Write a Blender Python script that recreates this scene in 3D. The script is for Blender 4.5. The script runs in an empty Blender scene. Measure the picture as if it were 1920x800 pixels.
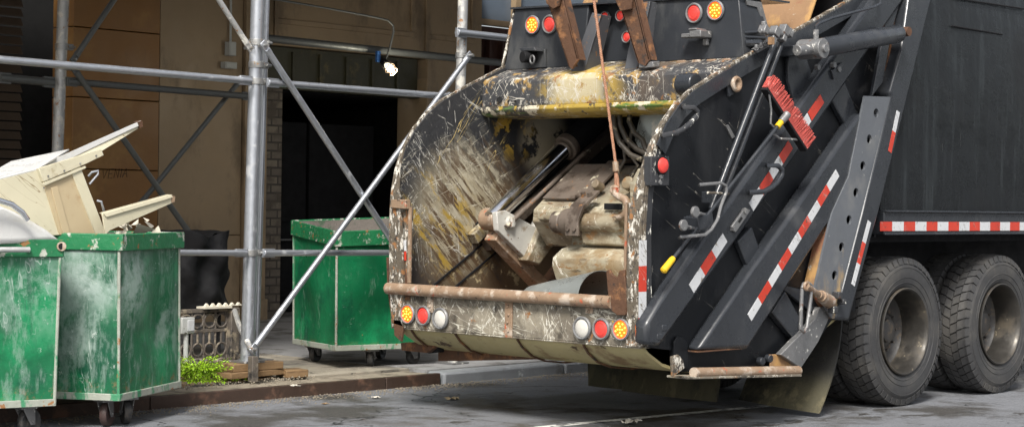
import bpy, bmesh, math, random
from mathutils import Vector, Matrix
from mathutils.geometry import tessellate_polygon
random.seed(7)
R_ = math.radians
scene = bpy.context.scene
COL = scene.collection

# ---------------------------------------------------------------- camera
F = 3434.0; PX, PY = 960.0, 400.0; EYE = 1.517
def cam_axes(yaw=43.33, pit=.32, rol=.78):
    y, p, a = R_(yaw), R_(pit), R_(rol)
    r0 = Vector((math.sin(y), -math.cos(y), 0))
    f = Vector((math.cos(y)*math.cos(p), math.sin(y)*math.cos(p), -math.sin(p)))
    u0 = r0.cross(f)
    return r0*math.cos(a)+u0*math.sin(a), u0*math.cos(a)-r0*math.sin(a), f
CR, CU, CF = cam_axes()
cam = bpy.data.objects.new('camera', bpy.data.cameras.new('camera')); COL.objects.link(cam)
cam.matrix_world = Matrix(((CR.x, CU.x, -CF.x, 0), (CR.y, CU.y, -CF.y, 0), (CR.z, CU.z, -CF.z, EYE), (0, 0, 0, 1)))
cam.data.sensor_width = 36; cam.data.lens = 36*F/1920
cam.data.clip_start = .1; cam.data.clip_end = 600
cam.data.dof.use_dof = True; cam.data.dof.focus_distance = 12.6; cam.data.dof.aperture_fstop = 9
scene.camera = cam

# ---------------------------------------------------------------- light
SUN = Vector((-.72, -.50, .95)).normalized()
w = bpy.data.worlds.new('World'); scene.world = w; w.use_nodes = True
wn = w.node_tree; bg = wn.nodes['Background']
sky = wn.nodes.new('ShaderNodeTexSky'); sky.sky_type = 'NISHITA'; sky.sun_disc = False
sky.sun_elevation = math.asin(SUN.z); sky.sun_rotation = math.atan2(SUN.x, SUN.y)
sky.dust_density = 4; sky.air_density = 1.0; sky.ozone_density = .6
hs = wn.nodes.new('ShaderNodeHueSaturation'); hs.inputs['Saturation'].default_value = .35
wn.links.new(sky.outputs[0], hs.inputs['Color']); wn.links.new(hs.outputs[0], bg.inputs['Color'])
bg.inputs['Strength'].default_value = .125
sl = bpy.data.lights.new('sun', 'SUN'); sl.energy = 2.8; sl.angle = R_(14); sl.color = (1, .96, .9)
so = bpy.data.objects.new('sun', sl); COL.objects.link(so); so.rotation_euler = SUN.to_track_quat('Z', 'Y').to_euler()
scene.view_settings.view_transform = 'Standard'; scene.view_settings.look = 'None'
scene.view_settings.exposure = .68; scene.view_settings.gamma = 1
scene.view_settings.use_curve_mapping = False

# ---------------------------------------------------------------- surveying: where a sight line meets a plane of the place
def hit(px, py, ax, v):
    d = CF + CR*((px-PX)/F) - CU*((py-PY)/F)
    o = Vector((0, 0, EYE)); t = (v-o[ax])/d[ax]
    return o + d*t
Y0 = 7.43; W = 2.35                       # near side plane of the truck and its width
def S(px, py, o=0): return hit(px, py, 1, Y0-o)
def Rr(px, py, X): return hit(px, py, 0, X)
def G(px, py, z=0): return hit(px, py, 2, z)

# ---------------------------------------------------------------- materials
class NT:
    def __init__(s, name):
        s.m = bpy.data.materials.new(name); s.m.use_nodes = True
        s.t = s.m.node_tree; s.b = s.t.nodes['Principled BSDF']
        s.pos = s.t.nodes.new('ShaderNodeNewGeometry').outputs['Position']
    def n(s, ty): return s.t.nodes.new('ShaderNode'+ty)
    def l(s, a, b): s.t.links.new(a, b)
    def vec(s, stretch=(1, 1, 1), seed=0, rot=(0, 0, 0), warp=0, wscale=3):
        m = s.n('Mapping'); m.vector_type = 'TEXTURE'; s.l(s.pos, m.inputs['Vector'])
        m.inputs['Scale'].default_value = tuple(1/q for q in stretch); m.inputs['Location'].default_value = (seed*3.17, seed*1.7, seed*2.3)
        m.inputs['Rotation'].default_value = rot
        o = m.outputs[0]
        if warp:
            nz = s.n('TexNoise'); nz.inputs['Scale'].default_value = wscale; nz.inputs['Detail'].default_value = 4; s.l(o, nz.inputs['Vector'])
            mx = s.n('VectorMath'); mx.operation = 'MULTIPLY_ADD'; s.l(nz.outputs['Color'], mx.inputs[0])
            mx.inputs[1].default_value = (warp,)*3; s.l(o, mx.inputs[2]); o = mx.outputs[0]
        return o
    def noise(s, scale, v=None, detail=6, rough=.6, dist=0):
        nz = s.n('TexNoise'); nz.inputs['Scale'].default_value = scale; nz.inputs['Detail'].default_value = detail
        nz.inputs['Roughness'].default_value = rough; nz.inputs['Distortion'].default_value = dist
        s.l(v or s.pos, nz.inputs['Vector']); return nz.outputs['Fac']
    def step(s, f, lo, hi, a=0., b=1.):
        r = s.n('MapRange'); r.interpolation_type = 'SMOOTHSTEP'; s.l(f, r.inputs['Value'])
        r.inputs['From Min'].default_value = lo; r.inputs['From Max'].default_value = hi
        r.inputs['To Min'].default_value = a; r.inputs['To Max'].default_value = b; return r.outputs['Result']
    def math(s, op, a, b=None):
        m = s.n('Math'); m.operation = op
        for i, x in enumerate((a, b)):
            if x is None: continue
            if isinstance(x, (int, float)): m.inputs[i].default_value = x
            else: s.l(x, m.inputs[i])
        return m.outputs[0]
    def mix(s, f, a, b):
        m = s.n('Mix'); m.data_type = 'RGBA'
        if isinstance(f, (int, float)): m.inputs[0].default_value = f
        else: s.l(f, m.inputs[0])
        for i, x in ((6, a), (7, b)):
            if isinstance(x, tuple): m.inputs[i].default_value = (*x, 1)
            else: s.l(x, m.inputs[i])
        return m.outputs[2]
    def mixf(s, f, a, b):
        m = s.n('Mix')
        s.l(f, m.inputs[0])
        for i, x in ((2, a), (3, b)):
            if isinstance(x, (int, float)): m.inputs[i].default_value = x
            else: s.l(x, m.inputs[i])
        return m.outputs[0]
    def lines(s, scale, thick, stretch=(1, 1, 1), seed=0, rot=(0, 0, 0), warp=.25):
        v = s.n('TexVoronoi'); v.feature = 'DISTANCE_TO_EDGE'; v.inputs['Scale'].default_value = scale
        s.l(s.vec(stretch, seed, rot, warp, 2.2), v.inputs['Vector'])
        return s.step(v.outputs['Distance'], thick*.3, thick, 1, 0)
    def scratch(s, scale, width, axis='x', ang=0, seed=0, asp=9, seg=.52, msc=1.6, bend=.12):
        # long thin marks running at an angle in the plane whose normal is the given axis
        st = {'x': (1, 1/asp*3, 3), 'y': (1/asp*3, 1, 3), 'z': (1/asp*3, 3, 1)}[axis]
        rt = {'x': (ang, 0, 0), 'y': (0, ang, 0), 'z': (0, 0, ang)}[axis]
        n = s.noise(scale, s.vec(st, seed, rt, bend, 1.5), 3, .55)
        f = s.step(s.math('ABSOLUTE', s.math('SUBTRACT', n, .5)), width*.4, width, 1, 0)
        g = s.step(s.noise(scale*.8, s.vec(st, seed+30, rt), 2), seg, seg+.04)
        h = s.step(s.noise(msc, s.vec(seed=seed+60), 4), .42, .56)
        return s.math('MULTIPLY', s.math('MULTIPLY', f, g), h)
    def near(s, c, r0, r1):
        d = s.n('VectorMath'); d.operation = 'DISTANCE'; s.l(s.pos, d.inputs[0]); d.inputs[1].default_value = c
        return s.step(d.outputs['Value'], r0, r1, 1, 0)

def mat(name, base, rough=.5, metal=0, var=.25, vscale=3, layers=(), bump=.15, bscale=40, spec=.5, coat=0):
    """layers: (kind, colour, roughness, scale, lo, hi, options) painted one over another"""
    s = NT(name)
    dark = tuple(c*(1-var) for c in base); light = tuple(min(1, c*(1+var)) for c in base)
    col = s.mix(s.noise(vscale, s.vec(seed=len(name))), dark, light)
    ro = s.step(s.noise(vscale*3, s.vec(seed=2)), .3, .7, max(0, rough-.08), min(1, rough+.12))
    me = None if not metal else metal
    for k, L in enumerate(layers):
        kind, c, r, sc, lo, hi = L[:6]; o = L[6] if len(L) > 6 else {}
        st = o.get('stretch', (1, 1, 1)); sd = o.get('seed', k+1); rt = o.get('rot', (0, 0, 0))
        if kind == 'noise':
            f = s.step(s.noise(sc, s.vec(st, sd, rt), o.get('detail', 8), o.get('rg', .65), o.get('dist', 0)), lo, hi)
        elif kind == 'scratch':      # lo = width, hi = segment threshold
            f = s.scratch(sc, lo, o.get('axis', 'x'), o.get('ang', 0), sd, o.get('asp', 9), hi, o.get('msc', 1.6), o.get('bend', .12))
        else:
            f = s.lines(sc, lo, st, sd, rt, o.get('warp', .25))
            f = s.math('MULTIPLY', f, s.step(s.noise(o.get('msc', 2.5), s.vec(seed=sd+5), 5, .7), hi, hi+.08))
        if 'near' in o: f = s.math('MULTIPLY', f, s.near(*o['near']))
        if 'band' in o:
            sp_ = s.n('SeparateXYZ'); s.l(s.pos, sp_.inputs[0]); ax_, c_, w_ = o['band']
            f = s.math('MULTIPLY', f, s.step(s.math('ABSOLUTE', s.math('SUBTRACT', sp_.outputs[ax_], c_)), w_*.4, w_, 1, 0))
        if 'amt' in o: f = s.math('MULTIPLY', f, o['amt'])
        col = s.mix(f, col, c); ro = s.mixf(f, ro, r)
        if metal: me = s.mixf(f, me, 0.0)
    s.l(col, s.b.inputs['Base Color']); s.l(ro, s.b.inputs['Roughness'])
    if metal:
        if isinstance(me, (int, float)): s.b.inputs['Metallic'].default_value = me
        else: s.l(me, s.b.inputs['Metallic'])
    s.b.inputs['Specular IOR Level'].default_value = .22 if name in ('black_paint', 'body_paint', 'dark_underside') else .3 if name == 'light_housing' else spec
    s.b.inputs['Coat Weight'].default_value = coat
    if bump:
        b = s.n('Bump'); b.inputs['Strength'].default_value = bump; b.inputs['Distance'].default_value = .01
        s.l(s.noise(bscale, detail=6), b.inputs['Height'])
        b2 = s.n('Bump'); b2.inputs['Strength'].default_value = min(1, bump*1.2); b2.inputs['Distance'].default_value = .04
        s.l(s.noise(4), b2.inputs['Height']); s.l(b.outputs[0], b2.inputs['Normal'])
        s.l(b2.outputs[0], s.b.inputs['Normal'])
    return s.m
def glow(name, base, emi, strength):
    m = bpy.data.materials.new(name); m.use_nodes = True; b = m.node_tree.nodes['Principled BSDF']
    b.inputs['Base Color'].default_value = (*base, 1); b.inputs['Roughness'].default_value = .25
    b.inputs['Emission Color'].default_value = (*emi, 1); b.inputs['Emission Strength'].default_value = strength
    return m

RUST = (.10, .042, .018); RUST2 = (.27, .125, .045); CREAM = (.55, .50, .38); YEL = (.52, .36, .06); WHT = (.54, .51, .44); DIRT = (.14, .11, .075)
BLK = (.009, .010, .012)
M = {}
M['black'] = mat('black_paint', BLK, .34, vscale=1.5, var=.35, bump=.05, layers=[
    ('noise', (.032, .033, .035), .6, 2.2, .5, .75, {'stretch': (1, 1, .35), 'amt': .6}),
    ('noise', (.16, .15, .13), .7, 28, .70, .76, {'stretch': (1, 1, .5)}),
    ('scratch', (.2, .19, .17), .6, 5, .006, .58, {'axis': 'y', 'ang': .5}), ('scratch', (.2, .19, .17), .6, 6, .006, .60, {'axis': 'y', 'ang': 1.9, 'seed': 8}),
    ('noise', RUST, .8, 16, .73, .78, {})])
M['beam'] = mat('beam_paint', (.026, .029, .034), .25, vscale=2, var=.3, bump=.04, layers=[
    ('noise', (.10, .10, .10), .5, 3, .52, .8, {'amt': .5}),
    ('noise', (.45, .42, .36), .7, 34, .72, .76, {}),
    ('noise', RUST2, .8, 13, .73, .79, {})])
SPK = 1
M['post'] = mat('post_paint', (.10, .108, .12), .36, vscale=3, var=.2, bump=.08, layers=[
    ('noise', (.17, .17, .165), .5, 3, .5, .72, {'amt': .6}), ('noise', (.36, .25, .12), .6, 2.5, .54, .66, {'seed': 5, 'stretch': (1, 1, .4), 'near': ((11.3, 7.3, .95), .2, .75)}),
    ('noise', (.6, .58, .52), .6, 30, .66, .69, {'seed': 7}), ('noise', RUST2, .8, 12, .66, .72, {'seed': 9})])
M['body'] = mat('body_paint', (.010, .0115, .013), .25, vscale=1.2, var=.3, bump=.13, bscale=9, layers=[
    ('noise', (.040, .047, .050), .45, 3.2, .48, .72, {'stretch': (3.2, 3.2, .25), 'amt': .55}),
    ('noise', (.012, .012, .012), .5, 1.4, .5, .7, {'amt': .6}),
    ('noise', (.2, .2, .19), .5, 24, .68, .74, {'stretch': (2.4, 2.4, .12), 'amt': .35})])
M['hood'] = mat('scratched_hood', (.046, .047, .050), .45, vscale=2, bump=.2, layers=[
    ('noise', (.12, .085, .055), .7, 3, .44, .60, {'amt': .75, 'near': ((10.2, 8.5, 2.55), .3, .8)}),
    ('noise', (.44, .38, .24), .7, 2.6, .36, .50, {'near': ((9.97, 8.78, 2.33), .16, .36), 'seed': 11}),
    ('noise', (.46, .31, .05), .6, 5, .47, .56, {'near': ((9.97, 8.75, 2.3), .2, .5), 'seed': 4}),
    ('noise', (.30, .19, .06), .6, 7, .56, .63, {'seed': 44}),
    ('scratch', WHT, .6, 5, .013, .46, {'ang': .9, 'asp': 6, 'msc': 3}), ('scratch', WHT, .6, 5.5, .013, .46, {'ang': 2.2, 'asp': 6, 'seed': 5, 'msc': 3}),
    ('scratch', WHT, .6, 4.5, .012, .47, {'ang': 1.5, 'asp': 8, 'seed': 15, 'msc': 3}), ('scratch', WHT, .6, 4, .014, .50, {'ang': .15, 'asp': 8, 'seed': 25}),
    ('noise', WHT, .6, 16, .60, .63, {'seed': 3, 'stretch': (1, 1, 1.6), 'rg': .8}),
    ('noise', WHT, .6, 16, .53, .58, {'seed': 41, 'rg': .85, 'stretch': (1, 1, .6), 'amt': .8, 'band': (2, 2.265, .035)}),
    ('noise', WHT, .6, 14, .55, .60, {'seed': 42, 'rg': .85, 'amt': .75, 'band': (2, 2.45, .03)}),
    ('noise', RUST2, .8, 6, .60, .66, {'seed': 8}),
    ('noise', RUST, .8, 26, .66, .72, {'seed': 12})])
M['lip'] = mat('yellow_lip', (.36, .25, .045), .5, vscale=5, var=.3, bump=.3, layers=[
    ('noise', (.05, .045, .04), .6, 9, .42, .50, {'seed': 22, 'near': ((9.97, 9.6, 2.2), .3, .6)}),
    ('noise', (.08, .15, .03), .6, 3, .56, .64, {'seed': 2, 'stretch': (1, .6, 3)}),
    ('noise', CREAM, .6, 11, .55, .62, {'seed': 6}),
    ('noise', (.05, .04, .03), .7, 14, .58, .64, {'seed': 5}),
    ('noise', RUST, .8, 8, .62, .68, {'seed': 9})])
M['box'] = mat('light_housing', (.027, .030, .035), .42, vscale=2.5, var=.25, bump=.08, layers=[
    ('noise', (.11, .11, .105), .6, 3, .5, .75, {'stretch': (1, 1, .4), 'amt': .6}),
    ('noise', (.35, .34, .31), .7, 40, .73, .77, {}),
    ('noise', RUST, .8, 9, .68, .76, {'seed': 3})])
M['wall_in'] = mat('hopper_wall', (.026, .027, .030), .5, vscale=3, bump=.25, bscale=25, layers=[
    ('noise', (.075, .050, .028), .6, 3.5, .28, .44, {'seed': 33, 'near': ((10.2, 9.76, 1.0), .5, 1.05)}),
    ('noise', (.27, .235, .16), .6, 2.2, .34, .50, {'seed': 21, 'near': ((9.75, 9.76, 1.42), .22, .62)}),
    ('noise', (.36, .33, .25), .6, 9, .47, .58, {'seed': 3, 'rg': .78, 'near': ((9.85, 9.76, 1.55), .20, .62), 'rot': (0, .75, 0), 'stretch': (.6, 1, 1.6)}),
    ('noise', (.30, .20, .03), .6, 6, .50, .58, {'seed': 13, 'near': ((9.5, 9.76, 1.35), .25, .55), 'rot': (0, .75, 0), 'stretch': (.4, 1, 1.6)}),
    ('noise', (.42, .27, .04), .6, 5, .50, .54, {'seed': 63, 'near': ((10.35, 9.76, 2.08), .12, .3)}),
    ('noise', (.42, .37, .27), .6, 4, .42, .48, {'seed': 64, 'near': ((10.7, 9.76, 2.0), .15, .35)}),
    ('noise', (.075, .045, .022), .65, 12, .50, .57, {'seed': 31, 'near': ((9.95, 9.76, 1.35), .4, .8), 'rot': (0, .75, 0), 'stretch': (.3, 1, 2.4)}),
    ('noise', (.36, .30, .18), .65, 8, .57, .63, {'seed': 37, 'near': ((9.95, 9.76, 1.1), .3, .7)}),
    ('scratch', (.55, .42, .16), .6, 2.4, .0045, .47, {'axis': 'y', 'ang': -.9, 'seed': 4, 'bend': .35, 'near': ((9.7, 9.76, 1.7), .5, .9)}),
    ('scratch', (.42, .41, .37), .6, 2.8, .0045, .46, {'axis': 'y', 'ang': .4, 'seed': 14, 'bend': .4, 'near': ((9.7, 9.76, 1.7), .5, .9)}),
    ('scratch', (.46, .43, .34), .6, 3.2, .0055, .46, {'axis': 'y', 'ang': -.4, 'seed': 24, 'bend': .4, 'near': ((9.6, 9.76, 1.7), .5, .9)}),
    ('scratch', (.45, .44, .40), .6, 3.5, .005, .46, {'axis': 'y', 'ang': 1.4, 'seed': 34, 'bend': .35, 'near': ((9.5, 9.76, 1.7), .5, .9)}),
    ('scratch', (.42, .40, .34), .6, 7, .014, .47, {'axis': 'y', 'ang': -.7, 'seed': 44, 'asp': 5, 'near': ((9.3, 9.76, 1.65), .2, .45)}),
    ('scratch', (.45, .44, .40), .6, 7, .014, .47, {'axis': 'y', 'ang': .9, 'seed': 46, 'asp': 5, 'near': ((9.3, 9.76, 1.7), .2, .5)}),
    ('noise', (.6, .58, .5), .6, 34, .62, .66, {'seed': 19, 'stretch': (1, 1, .6), 'rg': .75, 'near': ((9.25, 9.76, 1.7), .3, .7)})])
M['worn'] = mat('worn_edge', (.11, .09, .065), .6, vscale=8, bump=.4, layers=[
    ('noise', (.60, .57, .50), .6, 26, .52, .57, {'seed': 2, 'stretch': (1, 1, .4), 'rg': .75}),
    ('noise', (.04, .035, .03), .7, 30, .55, .60, {'seed': 6}),
    ('noise', RUST2, .8, 11, .56, .63, {'seed': 9})])
M['wornband'] = mat('worn_band', (.03, .031, .034), .5, vscale=4, bump=.2, layers=[
    ('noise', (.65, .64, .58), .6, 32, .59, .62, {'seed': 2, 'stretch': (1, 1, .4)}),
    ('noise', RUST, .8, 9, .64, .72, {'seed': 9})])
M['bumper'] = mat('scratched_bumper', (.15, .13, .10), .55, vscale=5, bump=.25, layers=[
    ('noise', (.05, .042, .032), .6, 5, .50, .62, {'seed': 7}), ('noise', (.28, .25, .19), .6, 3.5, .48, .60, {'seed': 47, 'amt': .8}),
    ('scratch', (.50, .47, .39), .6, 5, .014, .47, {'ang': .8, 'asp': 6, 'seed': 5, 'msc': 3}), ('scratch', (.50, .47, .39), .6, 6, .012, .47, {'ang': 1.3, 'asp': 6, 'seed': 15, 'msc': 3}),
    ('scratch', (.62, .60, .53), .6, 5.5, .014, .47, {'ang': 2.1, 'asp': 6, 'seed': 25, 'msc': 3}), ('scratch', (.5, .48, .40), .6, 5, .014, .48, {'ang': .2, 'asp': 8, 'seed': 35}),
    ('noise', (.62, .60, .53), .6, 26, .60, .64, {'seed': 2, 'stretch': (1, 1, .5), 'rg': .75}),
    ('noise', RUST2, .8, 7, .60, .67, {'seed': 3}),
    ('noise', (.4, .28, .05), .8, 16, .66, .70, {'seed': 8})])
M['rustbar'] = mat('worn_brown_bar', (.25, .17, .11), .5, vscale=12, bump=.3, layers=[
    ('noise', (.42, .35, .28), .45, 9, .50, .62, {'seed': 3}),
    ('noise', (.40, .09, .04), .6, 12, .60, .66, {'seed': 5}),
    ('noise', (.06, .04, .03), .7, 20, .60, .66, {'seed': 6})])
M['rust'] = mat('rust', (.085, .040, .020), .75, vscale=9, bump=.4, layers=[
    ('noise', (.22, .10, .04), .8, 8, .52, .66, {}), ('noise', (.035, .025, .02), .8, 12, .56, .66, {'seed': 4})])
M['rustplate'] = mat('rusty_plate', (.24, .14, .07), .6, vscale=4, bump=.2, layers=[
    ('noise', (.38, .22, .08), .6, 5, .5, .65, {'stretch': (1, 1, .4)}), ('noise', (.22, .09, .05), .7, 4, .55, .66, {'seed': 6}),
    ('noise', (.5, .48, .42), .6, 14, .62, .67, {'seed': 9})])
M['packer'] = mat('packer_cream', (.31, .275, .195), .5, vscale=5, bump=.2, bscale=22, layers=[
    ('noise', (.50, .47, .36), .5, 3.4, .52, .64, {'seed': 2, 'rg': .72}),
    ('noise', (.13, .10, .065), .6, 2.2, .50, .62, {'seed': 82, 'amt': .7, 'rg': .75}),
    ('noise', (.17, .12, .065), .6, 3.2, .48, .60, {'seed': 3, 'stretch': (1, .5, 1.6), 'amt': .85}),
    ('noise', (.22, .14, .06), .6, 6, .36, .52, {'seed': 73, 'near': ((9.88, 8.45, .93), .18, .42), 'amt': .9}),
    ('noise', (.13, .105, .08), .6, 3, .34, .52, {'seed': 74, 'near': ((10.4, 8.95, 1.75), .25, .5)}),
    ('noise', (.09, .07, .05), .6, 4, .40, .52, {'seed': 75, 'near': ((10.0, 9.0, 1.25), .08, .25), 'amt': .8}),
    ('noise', (.24, .13, .05), .7, 9, .57, .64, {'seed': 4, 'stretch': (1, .7, 1.5)}),
    ('noise', (.06, .045, .03), .6, 9, .61, .67, {'seed': 5, 'stretch': (1, .4, 2)}),
    ('scratch', (.12, .08, .05), .6, 5, .010, .48, {'ang': .2, 'seed': 9}), ('scratch', (.70, .67, .58), .6, 6, .010, .48, {'ang': 1.0, 'seed': 19}),
    ('noise', (.70, .67, .58), .5, 26, .63, .66, {'seed': 6, 'rg': .8})])
M['packbrown'] = mat('packer_brown', (.12, .095, .075), .55, vscale=5, bump=.3, layers=[
    ('noise', (.5, .46, .34), .5, 9, .60, .66, {'seed': 2}), ('noise', (.05, .035, .025), .6, 6, .5, .64, {'seed': 3}),
    ('noise', RUST2, .7, 12, .62, .68, {'seed': 8})])
M['armwhite'] = mat('arm_paint', (.46, .45, .41), .45, vscale=5, var=.15, bump=.2, layers=[
    ('noise', RUST2, .7, 12, .60, .65, {'seed': 2}), ('noise', (.25, .20, .14), .6, 4, .55, .66, {'seed': 3}), ('noise', RUST, .8, 26, .64, .68, {'seed': 5})])
M['belly'] = mat('belly_cream', (.40, .34, .17), .5, vscale=3, bump=.15, layers=[
    ('noise', (.20, .13, .06), .6, 3, .52, .66, {'seed': 2}), ('noise', (.07, .04, .02), .7, 7, .60, .66, {'seed': 3})])
M['flap'] = mat('mudflap_rubber', (.011, .011, .010), .6, vscale=3, bump=.2, layers=[
    ('noise', (.075, .068, .040), .8, 3, .34, .52, {'seed': 2, 'stretch': (1, 1, .5), 'band': (2, .0, .36)}),
    ('noise', (.15, .13, .075), .85, 9, .50, .62, {'seed': 5, 'stretch': (1.2, 1.2, .35), 'amt': .7, 'band': (2, .0, .30)}),
    ('noise', (.035, .032, .024), .8, 14, .58, .66, {'seed': 15, 'amt': .5})])
M['tyre'] = mat('tyre_rubber', (.036, .036, .037), .62, vscale=6, var=.2, bump=.1, layers=[
    ('noise', (.085, .08, .072), .8, 3, .45, .7, {'seed': 3, 'amt': .75}), ('noise', (.14, .13, .11), .85, 30, .6, .72, {'seed': 5, 'amt': .3})])
M['rim'] = mat('rim_steel', (.06, .056, .05), .40, metal=.6, vscale=4, bump=.08, layers=[
    ('noise', (.08, .065, .045), .7, 4, .48, .66, {'seed': 2, 'amt': .8}), ('noise', (.32, .27, .18), .7, 14, .64, .70, {'seed': 4})])
M['gusset'] = mat('gusset_grey', (.075, .078, .085), .4, vscale=4, bump=.1, layers=[('noise', RUST2, .8, 9, .6, .68, {}), ('noise', WHT, .6, 24, .66, .69, {'seed': 4})])
M['hub'] = mat('hub_dark', (.04, .038, .036), .5, vscale=6, bump=.2, layers=[('noise', (.12, .09, .06), .8, 14, .5, .7, {})])
M['chrome'] = mat('chrome_rod', (.85, .86, .88), .16, metal=1.0, var=.05, bump=0, layers=[('noise', (.12, .10, .08), .5, 5, .66, .8, {'stretch': (1, 1, 1), 'amt': .5})])
M['galv'] = mat('galvanised_tube', (.42, .44, .47), .36, metal=.75, vscale=14, var=.16, bump=.06, layers=[
    ('noise', (.5, .5, .49), .6, 9, .58, .68, {'seed': 3, 'amt': .5}), ('noise', (.12, .10, .085), .7, 17, .66, .72, {'seed': 4})])
M['galvworn'] = mat('spotted_tube', (.42, .42, .41), .45, metal=.5, vscale=10, var=.2, bump=.1, layers=[
    ('noise', (.60, .58, .52), .6, 7, .50, .60, {'seed': 3}), ('noise', (.30, .15, .06), .8, 16, .60, .66, {'seed': 4})])
M['galvdull'] = mat('dull_tube', (.13, .135, .13), .5, metal=.4, vscale=10, var=.2, bump=.1)
M['clamp'] = mat('clamp_steel', (.34, .34, .33), .45, metal=.7, vscale=20, bump=.2, layers=[('noise', (.33, .17, .05), .7, 20, .58, .66, {})])
M['steel'] = mat('worn_steel', (.20, .20, .20), .45, metal=.5, vscale=15, bump=.2, layers=[('noise', (.55, .54, .5), .5, 22, .6, .66, {}), ('noise', RUST, .8, 12, .63, .7, {'seed': 6})])
M['sheet'] = mat('zinc_sheet', (.36, .39, .38), .32, metal=.6, vscale=4, var=.2, bump=.08, layers=[('noise', (.62, .60, .54), .5, 3, .60, .66, {'seed': 4})])
M['dark'] = mat('dark_underside', (.010, .010, .011), .8, bump=.1)
M['void'] = mat('dark_interior', (.006, .006, .006), .9, bump=0)
M['hose'] = mat('hydraulic_hose', (.05, .042, .032), .5, vscale=8, bump=.3, layers=[('noise', (.35, .30, .2), .6, 12, .58, .66, {})])
M['rope'] = mat('wire_rope', (.34, .17, .10), .5, vscale=60, var=.4, bump=.5, bscale=160)
M['refwhite'] = mat('reflective_white', (.52, .53, .54), .4, var=.15, bump=.04, layers=[('noise', (.22, .2, .17), .6, 26, .60, .66, {'seed': 8}), ('scratch', (.15, .14, .12), .6, 8, .012, .5, {'axis': 'y', 'ang': .8, 'seed': 4}),('noise', (.3, .3, .3), .5, 12, .6, .75, {'amt': .6})])
M['refred'] = mat('reflective_red', (.48, .040, .02), .4, var=.2, bump=.04, layers=[('noise', (.16, .06, .04), .6, 26, .60, .66, {'seed': 8}), ('scratch', (.4, .3, .26), .6, 8, .010, .5, {'axis': 'y', 'ang': .8, 'seed': 4}),('noise', (.25, .03, .02), .5, 9, .6, .75, {'amt': .6})])
M['redlens'] = glow('red_lens', (.58, .055, .045), (1, .05, .03), .10)
M['ambglow'] = glow('amber_lens', (.9, .10, .01), (1, .075, .005), 2.2)
M['ambdot'] = glow('amber_diode', (1, .7, .1), (1, .60, .06), 2.6)
M['whitelens'] = mat('white_lens', (.55, .53, .48), .3, var=.1, bump=.05)
M['bezel'] = mat('light_bezel', (.24, .24, .24), .4, metal=.4, vscale=20, bump=.1)
M['yellow'] = mat('yellow_plastic', (.66, .42, .012), .45, var=.1, bump=.1, layers=[('noise', (.3, .2, .03), .6, 18, .62, .7, {})])
M['bristle'] = mat('red_bristle', (.42, .075, .06), .65, var=.35, vscale=30, bump=0, layers=[('noise', (.72, .30, .26), .6, 22, .58, .66, {'seed': 2})])
GREEN = (.006, .120, .046)
def green(name, wear, seed):
    return mat(name, GREEN, .35, vscale=3, var=.3, bump=.16, bscale=30, layers=[
        ('noise', (.36, .42, .40), .6, 3, .30, .55, {'seed': 51, 'rg': .75, 'near': ((6.80, 10.25, 1.05), .12, .42), 'amt': .75}),
        ('noise', (.34, .42, .38), .6, 5, .38, .56, {'seed': 52, 'rg': .78, 'near': ((7.15, 10.15, .98), .10, .42), 'amt': .7}),
        ('noise', (.30, .40, .35), .6, 6, .42, .58, {'seed': 53, 'rg': .78, 'near': ((6.42, 10.1, .85), .10, .38), 'amt': .6}),
        ('noise', (.004, .055, .03), .5, 4, .34, .54, {'seed': 54, 'rg': .7, 'near': ((6.82, 10.25, .50), .12, .40), 'amt': .8}),
        ('noise', (.22, .12, .05), .8, 12, .50, .60, {'seed': 55, 'rg': .8, 'band': (2, .24, .10), 'amt': .7}),
        ('noise', (.003, .075, .035), .4, 2.4, .50, .66, {'seed': seed+4}),
        ('noise', (.012, .27, .10), .35, 1.6, .50, .64, {'seed': seed+6, 'amt': .6}),
        ('noise', (.30, .38, .34), .6, 1.7, .60-wear, .72-wear, {'seed': seed, 'stretch': (1, 1, .8), 'rg': .74, 'amt': .55}),
        ('noise', (.34, .42, .38), .6, 5, .56-wear, .70-wear, {'seed': seed+7, 'stretch': (2, 2, .6), 'rg': .75, 'amt': .35}),
        ('noise', (.004, .05, .028), .5, 5, .56, .68, {'seed': seed+27, 'stretch': (3.5, 3.5, .25), 'rg': .7, 'amt': .45}),
        ('noise', (.46, .50, .47), .6, 11, .66-wear*.7, .70-wear*.7, {'seed': seed+1, 'rg': .8, 'amt': .6}),
        ('scratch', (.42, .48, .44), .6, 5, .006, .53, {'ang': 1.45, 'seed': seed+9, 'amt': .6, 'asp': 14, 'bend': .03}), ('scratch', (.4, .46, .42), .6, 5, .006, .55, {'ang': .6, 'seed': seed+19, 'amt': .5, 'bend': .05}),
        ('noise', (.26, .12, .04), .8, 13, .70, .74, {'seed': seed+2}),
        ('noise', (.03, .05, .04), .6, 24, .68, .73, {'seed': seed+3})])
M['green_worn'] = green('green_paint_scuffed', .09, 3)
M['green_mid'] = green('green_paint_rubbed', .05, 14)
M['green_clean'] = green('green_paint', -.01, 25)
M['green_rim'] = mat('green_rim', (.012, .15, .055), .45, vscale=6, bump=.25, layers=[
    ('noise', (.40, .42, .36), .6, 10, .56, .62, {'seed': 3}), ('noise', RUST2, .8, 15, .60, .65, {'seed': 5})])
M['weld'] = mat('bare_corner', (.30, .32, .27), .5, vscale=9, bump=.3, layers=[('noise', (.05, .22, .11), .5, 8, .52, .60, {'seed': 4, 'stretch': (1, 1, .4)}), ('noise', RUST2, .8, 14, .60, .66, {'seed': 6})])
M['binin'] = mat('bin_inside', (.18, .16, .14), .6, vscale=5, bump=.3, layers=[('noise', (.08, .13, .08), .6, 6, .55, .65, {})])
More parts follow.
